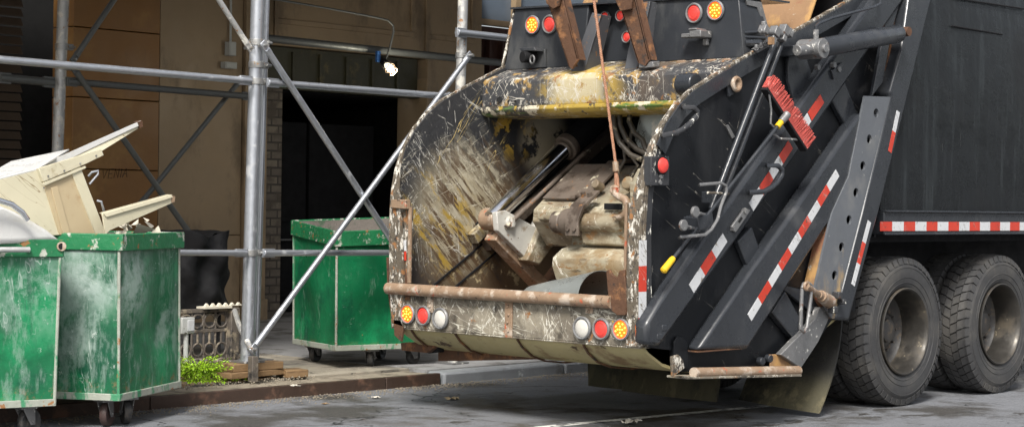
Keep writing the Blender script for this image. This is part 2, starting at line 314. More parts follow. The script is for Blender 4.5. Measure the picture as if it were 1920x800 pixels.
M['rubber'] = mat('caster_rubber', (.03, .03, .03), .6, bump=.1, layers=[('noise', (.12, .1, .08), .8, 14, .5, .7, {'amt': .6})])
M['redrubber'] = mat('caster_red', (.05, .03, .027), .6, bump=.1)
M['cabinet'] = mat('cream_enamel', (.56, .52, .38), .4, vscale=2, var=.12, bump=.1, layers=[
    ('noise', (.30, .24, .13), .6, 9, .60, .70, {'seed': 12, 'amt': .6}), ('scratch', (.25, .19, .10), .6, 4, .006, .50, {'axis': 'y', 'ang': .6, 'seed': 4}),
    ('noise', (.45, .37, .22), .6, 3, .60, .75, {'seed': 2, 'amt': .6}), ('noise', (.25, .12, .05), .8, 22, .72, .75, {'seed': 4})])
M['ply'] = mat('stained_ply', (.46, .37, .23), .6, vscale=4, var=.12, bump=.1, layers=[('noise', (.34, .22, .11), .7, 5, .52, .68, {'seed': 5})])
M['tubwhite'] = mat('white_enamel', (.60, .60, .58), .3, var=.05, bump=.03, layers=[('noise', (.4, .37, .27), .6, 3, .58, .75, {'amt': .5})])
M['cloth'] = mat('black_cloth', (.006, .006, .007), .8, bump=.3, bscale=14, spec=.25)
M['iron'] = mat('old_iron', (.10, .085, .07), .7, vscale=9, bump=.4, layers=[('noise', (.26, .22, .16), .8, 12, .52, .64, {}), ('noise', (.02, .02, .02), .7, 8, .55, .65, {'seed': 6})])
M['wood'] = mat('old_timber', (.20, .125, .06), .7, vscale=6, var=.35, bump=.35, layers=[('noise', (.12, .07, .035), .8, 12, .52, .66, {'stretch': (.2, 1, 3)})])
M['grey_box'] = mat('outlet_grey', (.42, .43, .41), .5, var=.12, bump=.1, layers=[('noise', (.12, .11, .09), .8, 12, .62, .7, {})])
M['gold'] = mat('brown_stone', (.22, .105, .028), .5, vscale=1.1, var=.35, bump=.12, layers=[
    ('noise', (.33, .18, .05), .5, 1.0, .50, .70, {'seed': 4}), ('noise', (.10, .06, .028), .6, 2.5, .58, .72, {'seed': 5, 'stretch': (1, 1, .4)}),
    ('noise', (.3, .26, .2), .6, 13, .72, .77, {'seed': 8, 'stretch': (1, 1, .3)})])
M['tan'] = mat('tan_stone', (.29, .21, .125), .55, vscale=1.1, var=.3, bump=.12, layers=[
    ('noise', (.16, .115, .07), .6, 1.4, .50, .66, {'seed': 4, 'stretch': (1, 1, .5)}), ('noise', (.22, .17, .11), .6, 3, .6, .72, {'seed': 6}),
    ('noise', (.32, .28, .22), .7, 11, .72, .76, {'seed': 9, 'stretch': (1, 1, .3)})])
M['shutter'] = mat('brown_shutter', (.062, .042, .027), .6, var=.3, bump=.1)
M['transom'] = mat('grimy_transom', (.045, .042, .022), .5, vscale=3, var=.4, bump=.2, layers=[('noise', (.11, .09, .04), .6, 6, .55, .68, {})])
def brick_mat():
    s = NT('whitewashed_brick'); b = s.n('TexBrick'); mp = s.n('Mapping'); mp.inputs['Rotation'].default_value = (R_(90), 0, 0)
    s.l(s.pos, mp.inputs['Vector']); s.l(mp.outputs[0], b.inputs['Vector'])
    b.inputs['Scale'].default_value = 1; b.inputs['Brick Width'].default_value = .21; b.inputs['Row Height'].default_value = .1; b.inputs['Mortar Size'].default_value = .012
    b.inputs['Color1'].default_value = (.19, .16, .12, 1); b.inputs['Color2'].default_value = (.12, .10, .08, 1); b.inputs['Mortar'].default_value = (.05, .042, .035, 1)
    s.l(s.mix(s.step(s.noise(5), .4, .65), b.outputs['Color'], (.08, .065, .05)), s.b.inputs['Base Color'])
    s.b.inputs['Roughness'].default_value = .8; bp = s.n('Bump'); bp.inputs['Distance'].default_value = .01; bp.invert = True
    s.l(b.outputs['Fac'], bp.inputs['Height']); s.l(bp.outputs[0], s.b.inputs['Normal']); return s.m
M['brick'] = brick_mat()
M['asphalt'] = mat('asphalt', (.165, .172, .186), .72, vscale=.7, var=.18, bump=.5, bscale=130, layers=[
    ('noise', (.055, .052, .048), .6, .9, .48, .62, {'seed': 3}),
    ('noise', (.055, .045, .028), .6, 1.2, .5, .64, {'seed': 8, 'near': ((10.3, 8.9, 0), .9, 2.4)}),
    ('noise', (.24, .235, .22), .8, 75, .57, .64, {'seed': 2, 'amt': .8}),
    ('noise', (.03, .03, .03), .7, 55, .55, .66, {'seed': 6, 'amt': .8}),
    ('noise', (.055, .052, .048), .5, 3, .60, .64, {'seed': 16, 'stretch': (.5, 1, 1)}),
    ('lines', (.02, .02, .02), .7, .6, .007, .44, {'warp': .6, 'seed': 4})])
M['pavement'] = mat('dirty_concrete', (.32, .285, .225), .85, vscale=1.2, var=.25, bump=.4, bscale=70, layers=[
    ('noise', (.095, .088, .078), .8, 1.1, .46, .62, {'seed': 3}),
    ('noise', (.36, .32, .25), .85, 2.2, .56, .70, {'seed': 5, 'amt': .7}),
    ('noise', (.05, .042, .033), .85, 9, .60, .68, {'seed': 6}),
    ('noise', (.32, .30, .25), .85, 50, .64, .70, {'seed': 7})])
M['pavegrey'] = mat('grey_slab', (.25, .25, .25), .75, vscale=2, var=.2, bump=.3, bscale=60, layers=[('noise', (.10, .095, .085), .8, 3, .5, .66, {'seed': 3})])
M['kerbgrey'] = mat('painted_kerb', (.25, .265, .28), .6, vscale=4, var=.2, bump=.3, layers=[('noise', (.16, .16, .16), .7, 5, .54, .66, {'seed': 3}), ('noise', (.5, .52, .54), .6, 9, .6, .68, {'seed': 5})])
M['kerbsteel'] = mat('steel_kerb', (.06, .038, .028), .5, metal=.2, vscale=4, bump=.2, layers=[('noise', (.13, .07, .045), .7, 5, .52, .66, {'seed': 3})])
M['stone'] = mat('kerb_stone', (.26, .225, .17), .85, vscale=3, var=.25, bump=.6, bscale=25, layers=[('noise', (.12, .10, .075), .85, 5, .5, .65, {'seed': 3})])
M['soil'] = mat('dry_soil', (.22, .155, .085), .95, vscale=6, var=.3, bump=.8, bscale=45, layers=[('noise', (.09, .06, .035), .9, 16, .55, .65, {})])
M['paint'] = mat('road_paint', (.62, .62, .58), .7, var=.1, bump=.2, layers=[('noise', (.09, .09, .09), .75, 9, .48, .60, {'seed': 3})])
M['paper'] = mat('waste_paper', (.62, .58, .50), .8, var=.2, vscale=30, bump=.1)
M['leaf'] = mat('lime_leaf', (.34, .58, .02), .5, vscale=14, var=.45, bump=0)
M['stem'] = mat('brown_stem', (.10, .07, .03), .8, bump=0)
M['plaster'] = mat('broken_plaster', (.60, .56, .46), .85, vscale=12, var=.15, bump=.3)
M['bulb'] = glow('bulb_glow', (.9, .9, .8), (1, .93, .70), 1.1)
M['graffito'] = mat('marker_ink', (.05, .03, .018), .8, bump=0)
M['deckwood'] = mat('deck_board', (.12, .09, .05), .8, bump=.2)
M['blueclip'] = mat('blue_tie', (.03, .12, .35), .5, bump=0)

# ---------------------------------------------------------------- mesh builder
class MB:
    def __init__(s): s.v = []; s.f = []; s.m = []
    def add(s, vs, fs, m=0):
        k = len(s.v); s.v += [Vector(v) for v in vs]; s.f += [[i+k for i in f] for f in fs]; s.m += [m]*len(fs)
    def hexa(s, p, m=0):                     # 8 points: bottom ring then top ring
        s.add(p, [(3, 2, 1, 0), (4, 5, 6, 7), (0, 1, 5, 4), (1, 2, 6, 5), (2, 3, 7, 6), (3, 0, 4, 7)], m)
    def box(s, c, d, rot=None, m=0):
        c = Vector(c); h = Vector(d)/2; q = []
        for z in (-1, 1):
            for x, y in ((-1, -1), (1, -1), (1, 1), (-1, 1)):
                p = Vector((x*h.x, y*h.y, z*h.z)); q.append(c+(rot @ p if rot else p))
        s.hexa(q, m)
    def span(s, a, b, m=0):                  # box by two corners
        a, b = Vector(a), Vector(b); s.box((a+b)/2, [abs(x) for x in (b-a)], m=m)
    def prism(s, pts, vec, m=0, holes=()):
        vec = Vector(vec); loops = [[Vector(p) for p in pts]]+[[Vector(p) for p in h] for h in holes]
        flat = [p for L in loops for p in L]; n = len(flat)
        tri = tessellate_polygon(loops)
        k = len(s.v); s.v += flat+[p+vec for p in flat]
        if len(loops) == 1 and n <= 4: s.f += [[k+i for i in range(n)], [k+n+i for i in range(n)][::-1]]; s.m += [m, m]
        else:
            for t in tri: s.f += [[k+i for i in t], [k+n+i for i in t][::-1]]; s.m += [m, m]
        o = 0
        for L in loops:
            c = len(L)
            for i in range(c):
                j = (i+1) % c; s.f.append([k+o+i, k+o+j, k+n+o+j, k+n+o+i]); s.m.append(m)
            o += c
    def tube(s, pts, r, n=12, m=0, cap=True):
        pts = [Vector(p) for p in pts]; rr = r if isinstance(r, (list, tuple)) else [r]*len(pts)
        k = len(s.v); up = None
        for i, p in enumerate(pts):
            d = (pts[min(i+1, len(pts)-1)]-pts[max(i-1, 0)]).normalized()
            if up is None: up = d.orthogonal().normalized()
            up = (up-d*up.dot(d)).normalized(); sd = d.cross(up)
            for j in range(n):
                a = 2*math.pi*j/n; s.v.append(p+(up*math.cos(a)+sd*math.sin(a))*rr[i])
        for i in range(len(pts)-1):
            for j in range(n):
                s.f.append([k+i*n+j, k+i*n+(j+1) % n, k+(i+1)*n+(j+1) % n, k+(i+1)*n+j]); s.m.append(m)
        if cap:
            s.f.append([k+j for j in range(n)][::-1]); s.f.append([k+(len(pts)-1)*n+j for j in range(n)]); s.m += [m, m]
    def ring(s, c, axis, r, t, n=28, k=8, m=0):   # torus
        axis = Vector(axis).normalized(); u = axis.orthogonal().normalized(); v = axis.cross(u); c = Vector(c)
        b = len(s.v)
        for i in range(n):
            a = 2*math.pi*i/n; d = u*math.cos(a)+v*math.sin(a)
            for j in range(k):
                q = 2*math.pi*j/k; s.v.append(c+d*(r+t*math.cos(q))+axis*t*math.sin(q))
        for i in range(n):
            for j in range(k):
                s.f.append([b+i*k+j, b+((i+1) % n)*k+j, b+((i+1) % n)*k+(j+1) % k, b+i*k+(j+1) % k]); s.m.append(m)
    def lathe(s, prof, c, axis, n=48, m=0, close=False):      # prof: (radius, height)
        axis = Vector(axis).normalized(); u = axis.orthogonal().normalized(); v = axis.cross(u); c = Vector(c); b = len(s.v)
        for i in range(n):
            a = 2*math.pi*i/n; d = u*math.cos(a)+v*math.sin(a)
            for r, h in prof: s.v.append(c+d*r+axis*h)
        P = len(prof); E = P if close else P-1
        for i in range(n):
            for j in range(E):
                s.f.append([b+i*P+j, b+((i+1) % n)*P+j, b+((i+1) % n)*P+(j+1) % P, b+i*P+(j+1) % P]); s.m.append(m)
    def sheet(s, rows, th, nrm, m=0):       # grid of points given a thickness
        R = len(rows); C = len(rows[0]); nrm = Vector(nrm)*th; b = len(s.v)
        for k in (0, 1):
            for r in rows:
                for p in r: s.v.append(Vector(p)+nrm*k)
        q = lambda k, i, j: b+k*R*C+i*C+j
        for i in range(R-1):
            for j in range(C-1):
                for k in (0, 1): s.f.append([q(k, i, j), q(k, i+1, j), q(k, i+1, j+1), q(k, i, j+1)]); s.m.append(m)
        for i in range(R-1):
            for j in (0, C-1): s.f.append([q(0, i, j), q(0, i+1, j), q(1, i+1, j), q(1, i, j)]); s.m.append(m)
        for j in range(C-1):
            for i in (0, R-1): s.f.append([q(0, i, j), q(0, i, j+1), q(1, i, j+1), q(1, i, j)]); s.m.append(m)
    def build(s, name, mats, parent=None, bevel=0, smooth=38, weld=False, sub=0):
        base = Vector((0, 0, 0))
        o = parent
        while o is not None: base += o.location; o = o.parent
        me = bpy.data.meshes.new(name)
        me.from_pydata([v-base for v in s.v], [], s.f)
        if not isinstance(mats, (list, tuple)): mats = [mats]
        for mm in mats: me.materials.append(M[mm] if isinstance(mm, str) else mm)
        for p, mi in zip(me.polygons, s.m): p.material_index = mi
        bm = bmesh.new(); bm.from_mesh(me)
        if weld: bmesh.ops.remove_doubles(bm, verts=bm.verts, dist=1e-4)
        bmesh.ops.recalc_face_normals(bm, faces=bm.faces); bm.to_mesh(me); bm.free()
        for p in me.polygons: p.use_smooth = True
        me.set_sharp_from_angle(angle=R_(smooth))
        ob = bpy.data.objects.new(name, me); COL.objects.link(ob)
        if parent is not None: ob.parent = parent
        if bevel:
            b = ob.modifiers.new('bevel', 'BEVEL'); b.width = bevel; b.segments = 2; b.limit_method = 'ANGLE'; b.angle_limit = R_(35)
        if sub:
            b = ob.modifiers.new('sub', 'SUBSURF'); b.levels = sub; b.render_levels = sub
        return ob
def thing(name, label, cat, loc=(0, 0, 0), group=None):
    o = bpy.data.objects.new(name, None); COL.objects.link(o); o.location = loc; o.empty_display_size = .1
    o['label'] = label; o['category'] = cat
    if group: o['group'] = group
    return o
def part_root(name, parent, world):
    o = bpy.data.objects.new(name, None); COL.objects.link(o); o.parent = parent; o.location = Vector(world)-parent.location; return o
def tag(o, label, cat, group=None):
    o['label'] = label; o['category'] = cat
    if group: o['group'] = group
    return o
def struct(o): o['kind'] = 'structure'; return o
def copy_tree(o, parent=None):
    c = o.copy(); COL.objects.link(c)
    if parent is not None: c.parent = parent
    for ch in list(o.children):
        copy_tree(ch, c)
    return c

# ================================================================ SETTING
ZS = .10
b = MB()
n = 60
b.add([(-150, -150, 0), (250, -150, 0), (250, 250, 0), (-150, 250, 0)], [(0, 1, 2, 3)])
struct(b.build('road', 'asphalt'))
b = MB()
b.span((-20, 11.32, -.1), (10.75, 24, ZS))
struct(b.build('pavement', 'pavement'))
b = MB()
b.span((10.75, 11.1, -.1), (40, 24, ZS+.004))
struct(b.build('pavement_slab', 'pavegrey'))
b = MB()                                             # kerb stones with joints
x = -6.0
while x < 10.7:
    e = min(x+1.55+random.uniform(-.15, .15), 10.72)
    b.span((x, 10.96, -.1), (e-.02, 11.31, ZS-.012+random.uniform(-.006, .006))); x = e
struct(b.build('kerb', 'stone', bevel=.012))
b = MB(); x = -6.0
while x < 10.7:
    e = min(x+2.3, 10.72); b.span((x, 10.90, -.05), (e-.008, 10.955, ZS-.006)); x = e
struct(b.build('kerb_steel_facing', 'kerbsteel', bevel=.006))
b = MB(); x = 10.74
while x < 22:
    b.span((x, 10.88, -.1), (x+1.5, 11.09, ZS-.003)); x += 1.52
struct(b.build('kerb_concrete', 'kerbgrey', bevel=.02))
# lane line on the road
b = MB(); a = G(1010, 800, .004); c = G(1415, 762, .004); d = (c-a).normalized(); p = Vector((-d.y, d.x, 0))*.045
b.add([a-d*2-p, c+d*.3-p, c+d*.3+p, a-d*2+p], [(0, 1, 2, 3)])
struct(b.build('lane_line', 'paint'))
# planting bed: soil with rough edge
b = MB(); rows = []
for i in range(25):
    r = []
    for j in range(13):
        x = 7.0+2.35*i/24; y = 11.33+1.6*j/12
        ed = min(i, 24-i, j, 12-j)/3
        r.append((x+random.uniform(-.03, .03), y+random.uniform(-.03, .03), ZS+.003+min(1, ed)*.03+random.uniform(0, .014)))
    rows.append(r)
b.sheet(rows, .02, (0, 0, -1))
struct(b.build('soil_bed', 'soil'))

# ================================================================ BUILDING
YW = 17.0; ZT = 4.6
bl = thing('building', 'brown stone street building with dark doorway behind the scaffold', 'building', (13, YW, 0))
def wx(px, py=300, y=YW): return hit(px, py, 1, y).x
b = MB()
xs = [11.1, 12.23]
zj = [hit(220, y, 1, YW).z for y in (318, 186, 57)]
zz = [0.0]+zj+[ZT]
for (x0, x1) in ((11.1, 12.225),):
    for k in range(len(zz)-1): b.span((x0, YW, zz[k]+.004), (x1, YW+.4, zz[k+1]-.006))
b.build('brown_panel', 'gold', bl, bevel=.006)
b = MB()
for k, (z0, z1) in enumerate(((0, 1.1), (1.106, 2.75), (2.756, ZT))): b.span((12.235, YW+.005, z0), (13.40, YW+.4, z1))
b.build('tan_panel', 'tan', bl, bevel=.006)
b = MB(); b.span((13.41, YW-.05, 0), (13.74, YW+.5, ZT)); b.span((13.40, YW-.09, 0), (13.75, YW-.051, .35))
b.build('pilaster', 'tan', bl, bevel=.01)
b = MB(); b.span((13.752, YW+.02, 0), (14.02, YW+.6, 2.84)); b.build('brick_jamb', 'brick', bl)
b = MB()
b.span((13.745, YW+.06, 3.36), (17.45, YW+.5, ZT))
for (x0, x1) in ((13.9, 16.2), (16.4, 17.3)):
    b.span((x0, YW+.03, 3.40), (x1, YW+.058, 3.44)); b.span((x0, YW+.03, 3.62), (x1, YW+.058, 3.68)); b.span((x1-.06, YW+.032, 3.70), (x1, YW+.059, 4.4)); b.span((x0, YW+.031, 3.445), (x0+.06, YW+.057, 4.4))
b.build('upper_wall', 'tan', bl, bevel=.006)
b = MB(); b.span((16.40, YW+.0, 0), (17.45, YW+.5, 3.355)); b.span((16.34, YW-.06, 0), (16.395, YW+.5, 3.1))
b.build('door_jamb', 'tan', bl, bevel=.01)
b = MB(); b.span((13.752, YW+.12, 2.86), (16.335, YW+.3, 3.35))
for k in range(6): b.span((13.8+k*.43, YW+.085, 2.95), (13.83+k*.43, YW+.118, 3.30))
b.span((13.752, YW+.07, 2.845), (16.335, YW+.2, 2.93)); b.build('transom', 'transom', bl, bevel=.005)
b = MB()                                           # dark hall behind the doorway
b.span((14.03, 21, 0), (17.4, 21.1, 3)); b.span((17.3, 17.5, 0), (17.4, 21, 3)); b.span((13.9, 17.6, 0), (14.02, 21, 3)); b.span((13.9, 17.5, 2.85), (17.4, 21.1, 2.95))
b.build('entrance_hall', 'void', bl)
b = MB()                                           # half-open dark door leaves in the hall
b.span((14.05, YW+.9, .12), (15.15, YW+.95, 2.5)); b.span((15.2, YW+.9, .12), (16.3, YW+.95, 2.5))
for x in (14.2, 15.35): b.span((x, YW+.87, 1.25), (x+.8, YW+.898, 1.30)); b.span((x, YW+.87, .3), (x+.8, YW+.898, .34))
d_ = b.build('entrance_door', 'dark', bl, bevel=.005)
b = MB(); b.tube([(14.2, YW+.83, 1.02), (15.05, YW+.83, 1.02)], .012, 8); b.build('push_bar', 'steel', d_)
b = MB()                                           # slatted shutter
z = 0.02
while z < ZT-.1:
    b.hexa([(8.2, YW+.12, z), (10.56, YW+.12, z), (10.56, YW+.15, z), (8.2, YW+.15, z), (8.2, YW+.17, z+.085), (10.56, YW+.17, z+.085), (10.56, YW+.2, z+.085), (8.2, YW+.2, z+.085)]); z += .1
b.build('shutter', 'shutter', bl)
b = MB(); b.span((9.8, YW+.9, 0), (13.2, YW+1, ZT)); b.build('recess_lining', 'void', bl)
b = MB(); b.span((5, YW, 0), (8.19, YW+.4, ZT)); b.build('side_wall', 'tan', bl)
# right end: rusty grille and window
b = MB(); b.span((17.46, YW+.3, 0), (24, YW+.4, 3.9))
for k in range(9): b.span((17.5+k*.25, YW+.2, .1), (17.54+k*.25, YW+.298, 3.85))
for z in (3.8, 3.0, 2.2, 1.4): b.span((17.47, YW+.15, z), (24, YW+.199, z+.08))
b.build('rusty_gate', mat('dark_rust', (.05, .02, .014), .7, bump=.2), bl)
b = MB(); b.span((17.46, YW+.3, 3.93), (24, YW+.36, ZT)); b.build('window', mat('window_glass', (.12, .15, .19), .15, bump=0), bl)
b = MB()
for k in range(8): b.span((17.46+k*.8, YW+.2, 3.98), (17.56+k*.8, YW+.298, ZT))
b.span((17.46, YW+.21, 3.91), (24, YW+.297, 3.99)); b.build('window_frame', 'tan', bl)
# electrical bits on the wall
for (px, py, sx, sz) in ((432, 92, .10, .16), (429, 123, .17, .075)):
    c = hit(px, py, 1, YW-.05); b = MB(); b.box(c, (sx, .09, sz)); b.span((c.x-sx/2+.01, c.y-.055, c.z-sz/2+.01), (c.x+sx/2-.01, c.y-.046, c.z+sz/2-.01)); b.build('junction_box', 'grey_box', bl, bevel=.004)
b = MB(); c = hit(432, 80, 1, YW-.03); b.tube([c, c+Vector((0, 0, 1.2))], .014, 8); b.build('conduit', 'grey_box', bl)
# marker writing on the brown panel
b = MB(); c = hit(190, 335, 1, YW+.0)            # letters drawn as thin pen strokes
STR = [[(0, 1), (.35, 0), (.7, 1)], [(1.6, 1), (1, 1), (1, 0), (1.6, 0)], [(1, .5), (1.5, .5)], [(1.9, 0), (1.9, 1), (2.5, 0), (2.5, 1)], [(2.9, 1), (2.9, 0)], [(3.2, 0), (3.55, 1), (3.9, 0)], [(3.35, .4), (3.75, .4)]]
for st_ in STR: b.tube([(c.x+x*.085+y*.02, YW-.001, c.z+y*.10+x*.006) for x, y in st_], .004, 5)
b.build('graffiti_text', 'graffito', bl)

# ================================================================ SCAFFOLD
sc = thing('scaffold', 'galvanised pipe sidewalk scaffold with crossed braces in front of the building', 'scaffold', (9.0, 11.4, 0))
YS = 11.40
def pole(x, y, r, z0, z1, m, lean=(0, 0)):
    b = MB(); b.tube([(x-lean[0], y, z0), (x+lean[0], y, z1)], r, 20); return b.build('post', m, sc)
def post_line(p, q, r, m, ext=1.0):
    d = (p-q).normalized(); b = MB(); b.tube([q, p+d*ext], r, 20); o = b.build('post', m, sc)
    b = MB(); b.box((q.x, q.y, q.z+.006), (.2, .2, .012)); b.build('base_plate', 'steel', o); return o
post_line(hit(483, 0, 1, YS), hit(463, 678, 1, YS), .053, 'galv', 1.45)
post_line(hit(500, 0, 1, YS+.12), hit(480, 675, 1, YS+.12), .024, 'galv', .9)
PB = hit(862, 170, 1, YS); post_line(hit(868, 0, 1, YS), Vector((PB.x-.04, YS, ZS+.006)), .045, 'galvworn', 1.4)
post_line(hit(119, 0, 1, 15.3), Vector((9.77, 15.3, ZS)), .055, 'galvworn', 1.2)
def rail(name, p, q, r, m='galv', ends=True):
    b = MB(); p, q = Vector(p), Vector(q); d = (q-p).normalized()
    b.tube([p, q], r, 14)
    if ends:
        for e, g in ((p, d), (q, -d)): b.box(e+g*.05, (.12, r*.9, r*2.6), rot=d.to_track_quat('X', 'Z').to_matrix())
    o = b.build(name, m, sc, bevel=.003 if ends else 0)
    return o
Yf = YS-.07
h = lambda x, y, Y=Yf: hit(x, y, 1, Y)
d0, d1 = h(0, 112), h(470, 152); rail('ledger', d0+(d0-d1)*1.2, d1, .028)
rail('ledger', h(502, 155), h(857, 182), .028)
rail('ledger', h(300, 473), h(462, 474), .024)
rail('ledger', h(494, 474), h(900, 473), .026)
rail('ledger', h(857, 61), h(1010, 78), .032)
rail('ledger', h(0, 146, 15.25), h(100, 155, 15.25), .04, 'galvdull')
rail('ledger', h(126, 153, 15.25), h(470, 181, 15.25), .034, 'galvdull')
rail('ledger', h(500, 72, 15.25), h(945, 119, 15.25), .042, 'galvdull', False)
def brace(p, q, r=.023, m='galv', flat=True):
    b = MB(); p, q = Vector(p), Vector(q); d = (q-p).normalized(); b.tube([p+d*.04, q-d*.04], r, 12)
    for e, g in ((p, d), (q, -d)): b.box(e+g*.03, (.12, r*.7, r*2.2), rot=d.to_track_quat('X', 'Z').to_matrix())
    o = b.build('brace', m, sc, bevel=.003)
    for e in (p, q):
        b = MB(); b.tube([e+Vector((0, -.05, 0)), e+Vector((0, .06, 0))], .012, 8); b.build('bolt', 'clamp', o)
brace(h(495, 85, YS-.12), h(752, 478, YS-.12), .027)
brace(h(880, 104, YS-.17), h(474, 654, YS-.17), .025)
p, q = h(468, 90, YS-.11), h(405, -8, YS-.11); brace(p, p+(q-p)*2.0, .022, 'galvworn')
brace(h(138, 128, 15.2), h(356, 438, 15.2), .03, 'galvdull')
brace(h(447, 155, 15.4), h(262, 383, 15.4), .026, 'galvdull')
p, q = h(138, 112, 15.2), h(214, 0, 15.2); brace(p, p+(q-p)*1.5, .028, 'galvdull')
def clamp(c, r=.062, hgt=.05):
    b = MB(); b.lathe([(r-.008, -hgt/2), (r, -hgt/2), (r, hgt/2), (r-.008, hgt/2)], c, (0, 0, 1), 20, close=True)
    b.box((c.x+r+.02, c.y-.01, c.z), (.05, .045, hgt)); b.tube([(c.x+r+.01, c.y-.06, c.z), (c.x+r+.01, c.y+.05, c.z)], .011, 8)
    b.tube([(c.x+r-.005, c.y-.06, c.z), (c.x+r+.05, c.y-.05, c.z)], .013, 8)
    b.build('clamp', 'clamp', sc, bevel=.003)
for (x, y) in ((481, 80), (480, 122), (479, 153), (468, 474)): clamp(h(x, y, YS))
for (x, y) in ((866, 62), (865, 104)): clamp(h(x, y, YS), .052)
clamp(h(116, 88, 15.3), .066, .06); clamp(h(115, 125, 15.3), .06, .07)
b = MB()
for k in range(22): b.span((-1+k*1.2, 11.2, 4.62), (.18+k*1.2, 16.9, 4.67))
for x in (9.05, 11.4, 6.7, 4.3, 13.8, 16.2): b.span((x-.05, 11.3, 4.48), (x+.05, 16.9, 4.615))
b.build('deck', 'deckwood', sc)
# timber sole blocks under the post
tb = thing('timber_blocks', 'weathered brown timber blocks stacked under the scaffold post', 'timber', (8.9, 11.4, ZS))
q = hit(463, 678, 1, YS)
b = MB(); b.box((q.x+.04, YS, q.z-.032), (.50, .20, .060)); b.build('plank', 'wood', tb, bevel=.006)
b = MB(); b.box((q.x+.02, YS-.03, (q.z-.063+ZS+.03)/2), (.62, .18, q.z-.064-ZS-.03), rot=Matrix.Rotation(.12, 3, 'Z')); b.build('plank', 'wood', tb, bevel=.006)
b = MB(); b.box((q.x+.42, YS-.05, ZS+.035), (.20, .18, .06), rot=Matrix.Rotation(-.2, 3, 'Z')); b.build('plank', 'wood', tb, bevel=.006)

# work lamp on a bent conduit
lp = thing('work_lamp', 'lit caged work lamp hanging from a thin bent conduit over the doorway', 'lamp', h(723, 118, 15.1))
Yl = 15.1
b = MB(); b.tube([h(430, -12, Yl), h(520, 0, Yl), h(620, 17, Yl), h(700, 32, Yl), h(727, 38, Yl), h(737, 48, Yl), h(738, 60, Yl), h(731, 90, Yl), h(723, 112, Yl)], .012, 8)
b.build('conduit', 'galvdull', lp)
a = h(718, 115, Yl); c = h(732, 129, Yl-.1); dd = (c-a).normalized()
b = MB(); b.tube([a-dd*.05, a+dd*.05], [.03, .045], 14); b.build('lamp_holder', 'dark', lp)
b = MB(); b.tube([a+dd*.05, a+dd*.08, a+dd*.13, a+dd*.17, a+dd*.185], [.02, .038, .045, .03, .006], 14); b.build('bulb', 'bulb', lp)
b = MB(); u = dd.orthogonal().normalized(); v = dd.cross(u)
for k in range(4):
    q_ = u*math.cos(k*math.pi/2)+v*math.sin(k*math.pi/2)
    b.tube([a+dd*.04+q_*.048, a+dd*.12+q_*.062, a+dd*.19+q_*.05, a+dd*.215], .0025, 6)
b.ring(a+dd*.12, dd, .062, .004); b.ring(a+dd*.19, dd, .05, .004)
b.build('lamp_guard', 'rustbar', lp)
b = MB(); b.box(a-dd*.03+Vector((-.05, 0, .03)), (.05, .03, .12)); b.build('cable_tie', 'blueclip', lp)
L = bpy.data.lights.new('lamp_light', 'POINT'); L.energy = 14; L.color = (1, .93, .75); L.shadow_soft_size = .05
lo = bpy.data.objects.new('lamp_light', L); COL.objects.link(lo); lo.parent = lp; lo.location = a+dd*.29-lp.location

# ================================================================ GREEN BINS
def caster(root, p, ground, r, ang, wm='rubber'):
    cst = part_root('caster', root, (p[0], p[1], ground+r))
    c = Vector((p[0], p[1], ground+r)); d = Vector((math.cos(ang), math.sin(ang), 0)); s = Vector((-d.y, d.x, 0)); off = d*.035; top = p[2]
    b = MB(); b.lathe([(.012, -.022), (r*.45, -.016), (r*.55, -.022), (r*.93, -.024), (r, -.014), (r, .014), (r*.93, .024), (r*.55, .022), (r*.45, .016), (.012, .022)], c+off, s, 28)
    b.build('wheel', wm, cst)
    b = MB()
    for k in (-1, 1):
        q = c+s*k*.034
        b.prism([q+off+d*.02-Vector((0, 0, .02)), q+off-d*.02-Vector((0, 0, .02)), q-d*.05+Vector((0, 0, top-c.z-.015)), q+d*.05+Vector((0, 0, top-c.z-.015))], s*k*.005)
    b.box(c+Vector((0, 0, top-c.z-.010)), (.11, .11, .018)); b.tube([c+off-s*.045, c+off+s*.045], .010, 8)
    b.build('fork', 'steel', cst, bevel=.002)
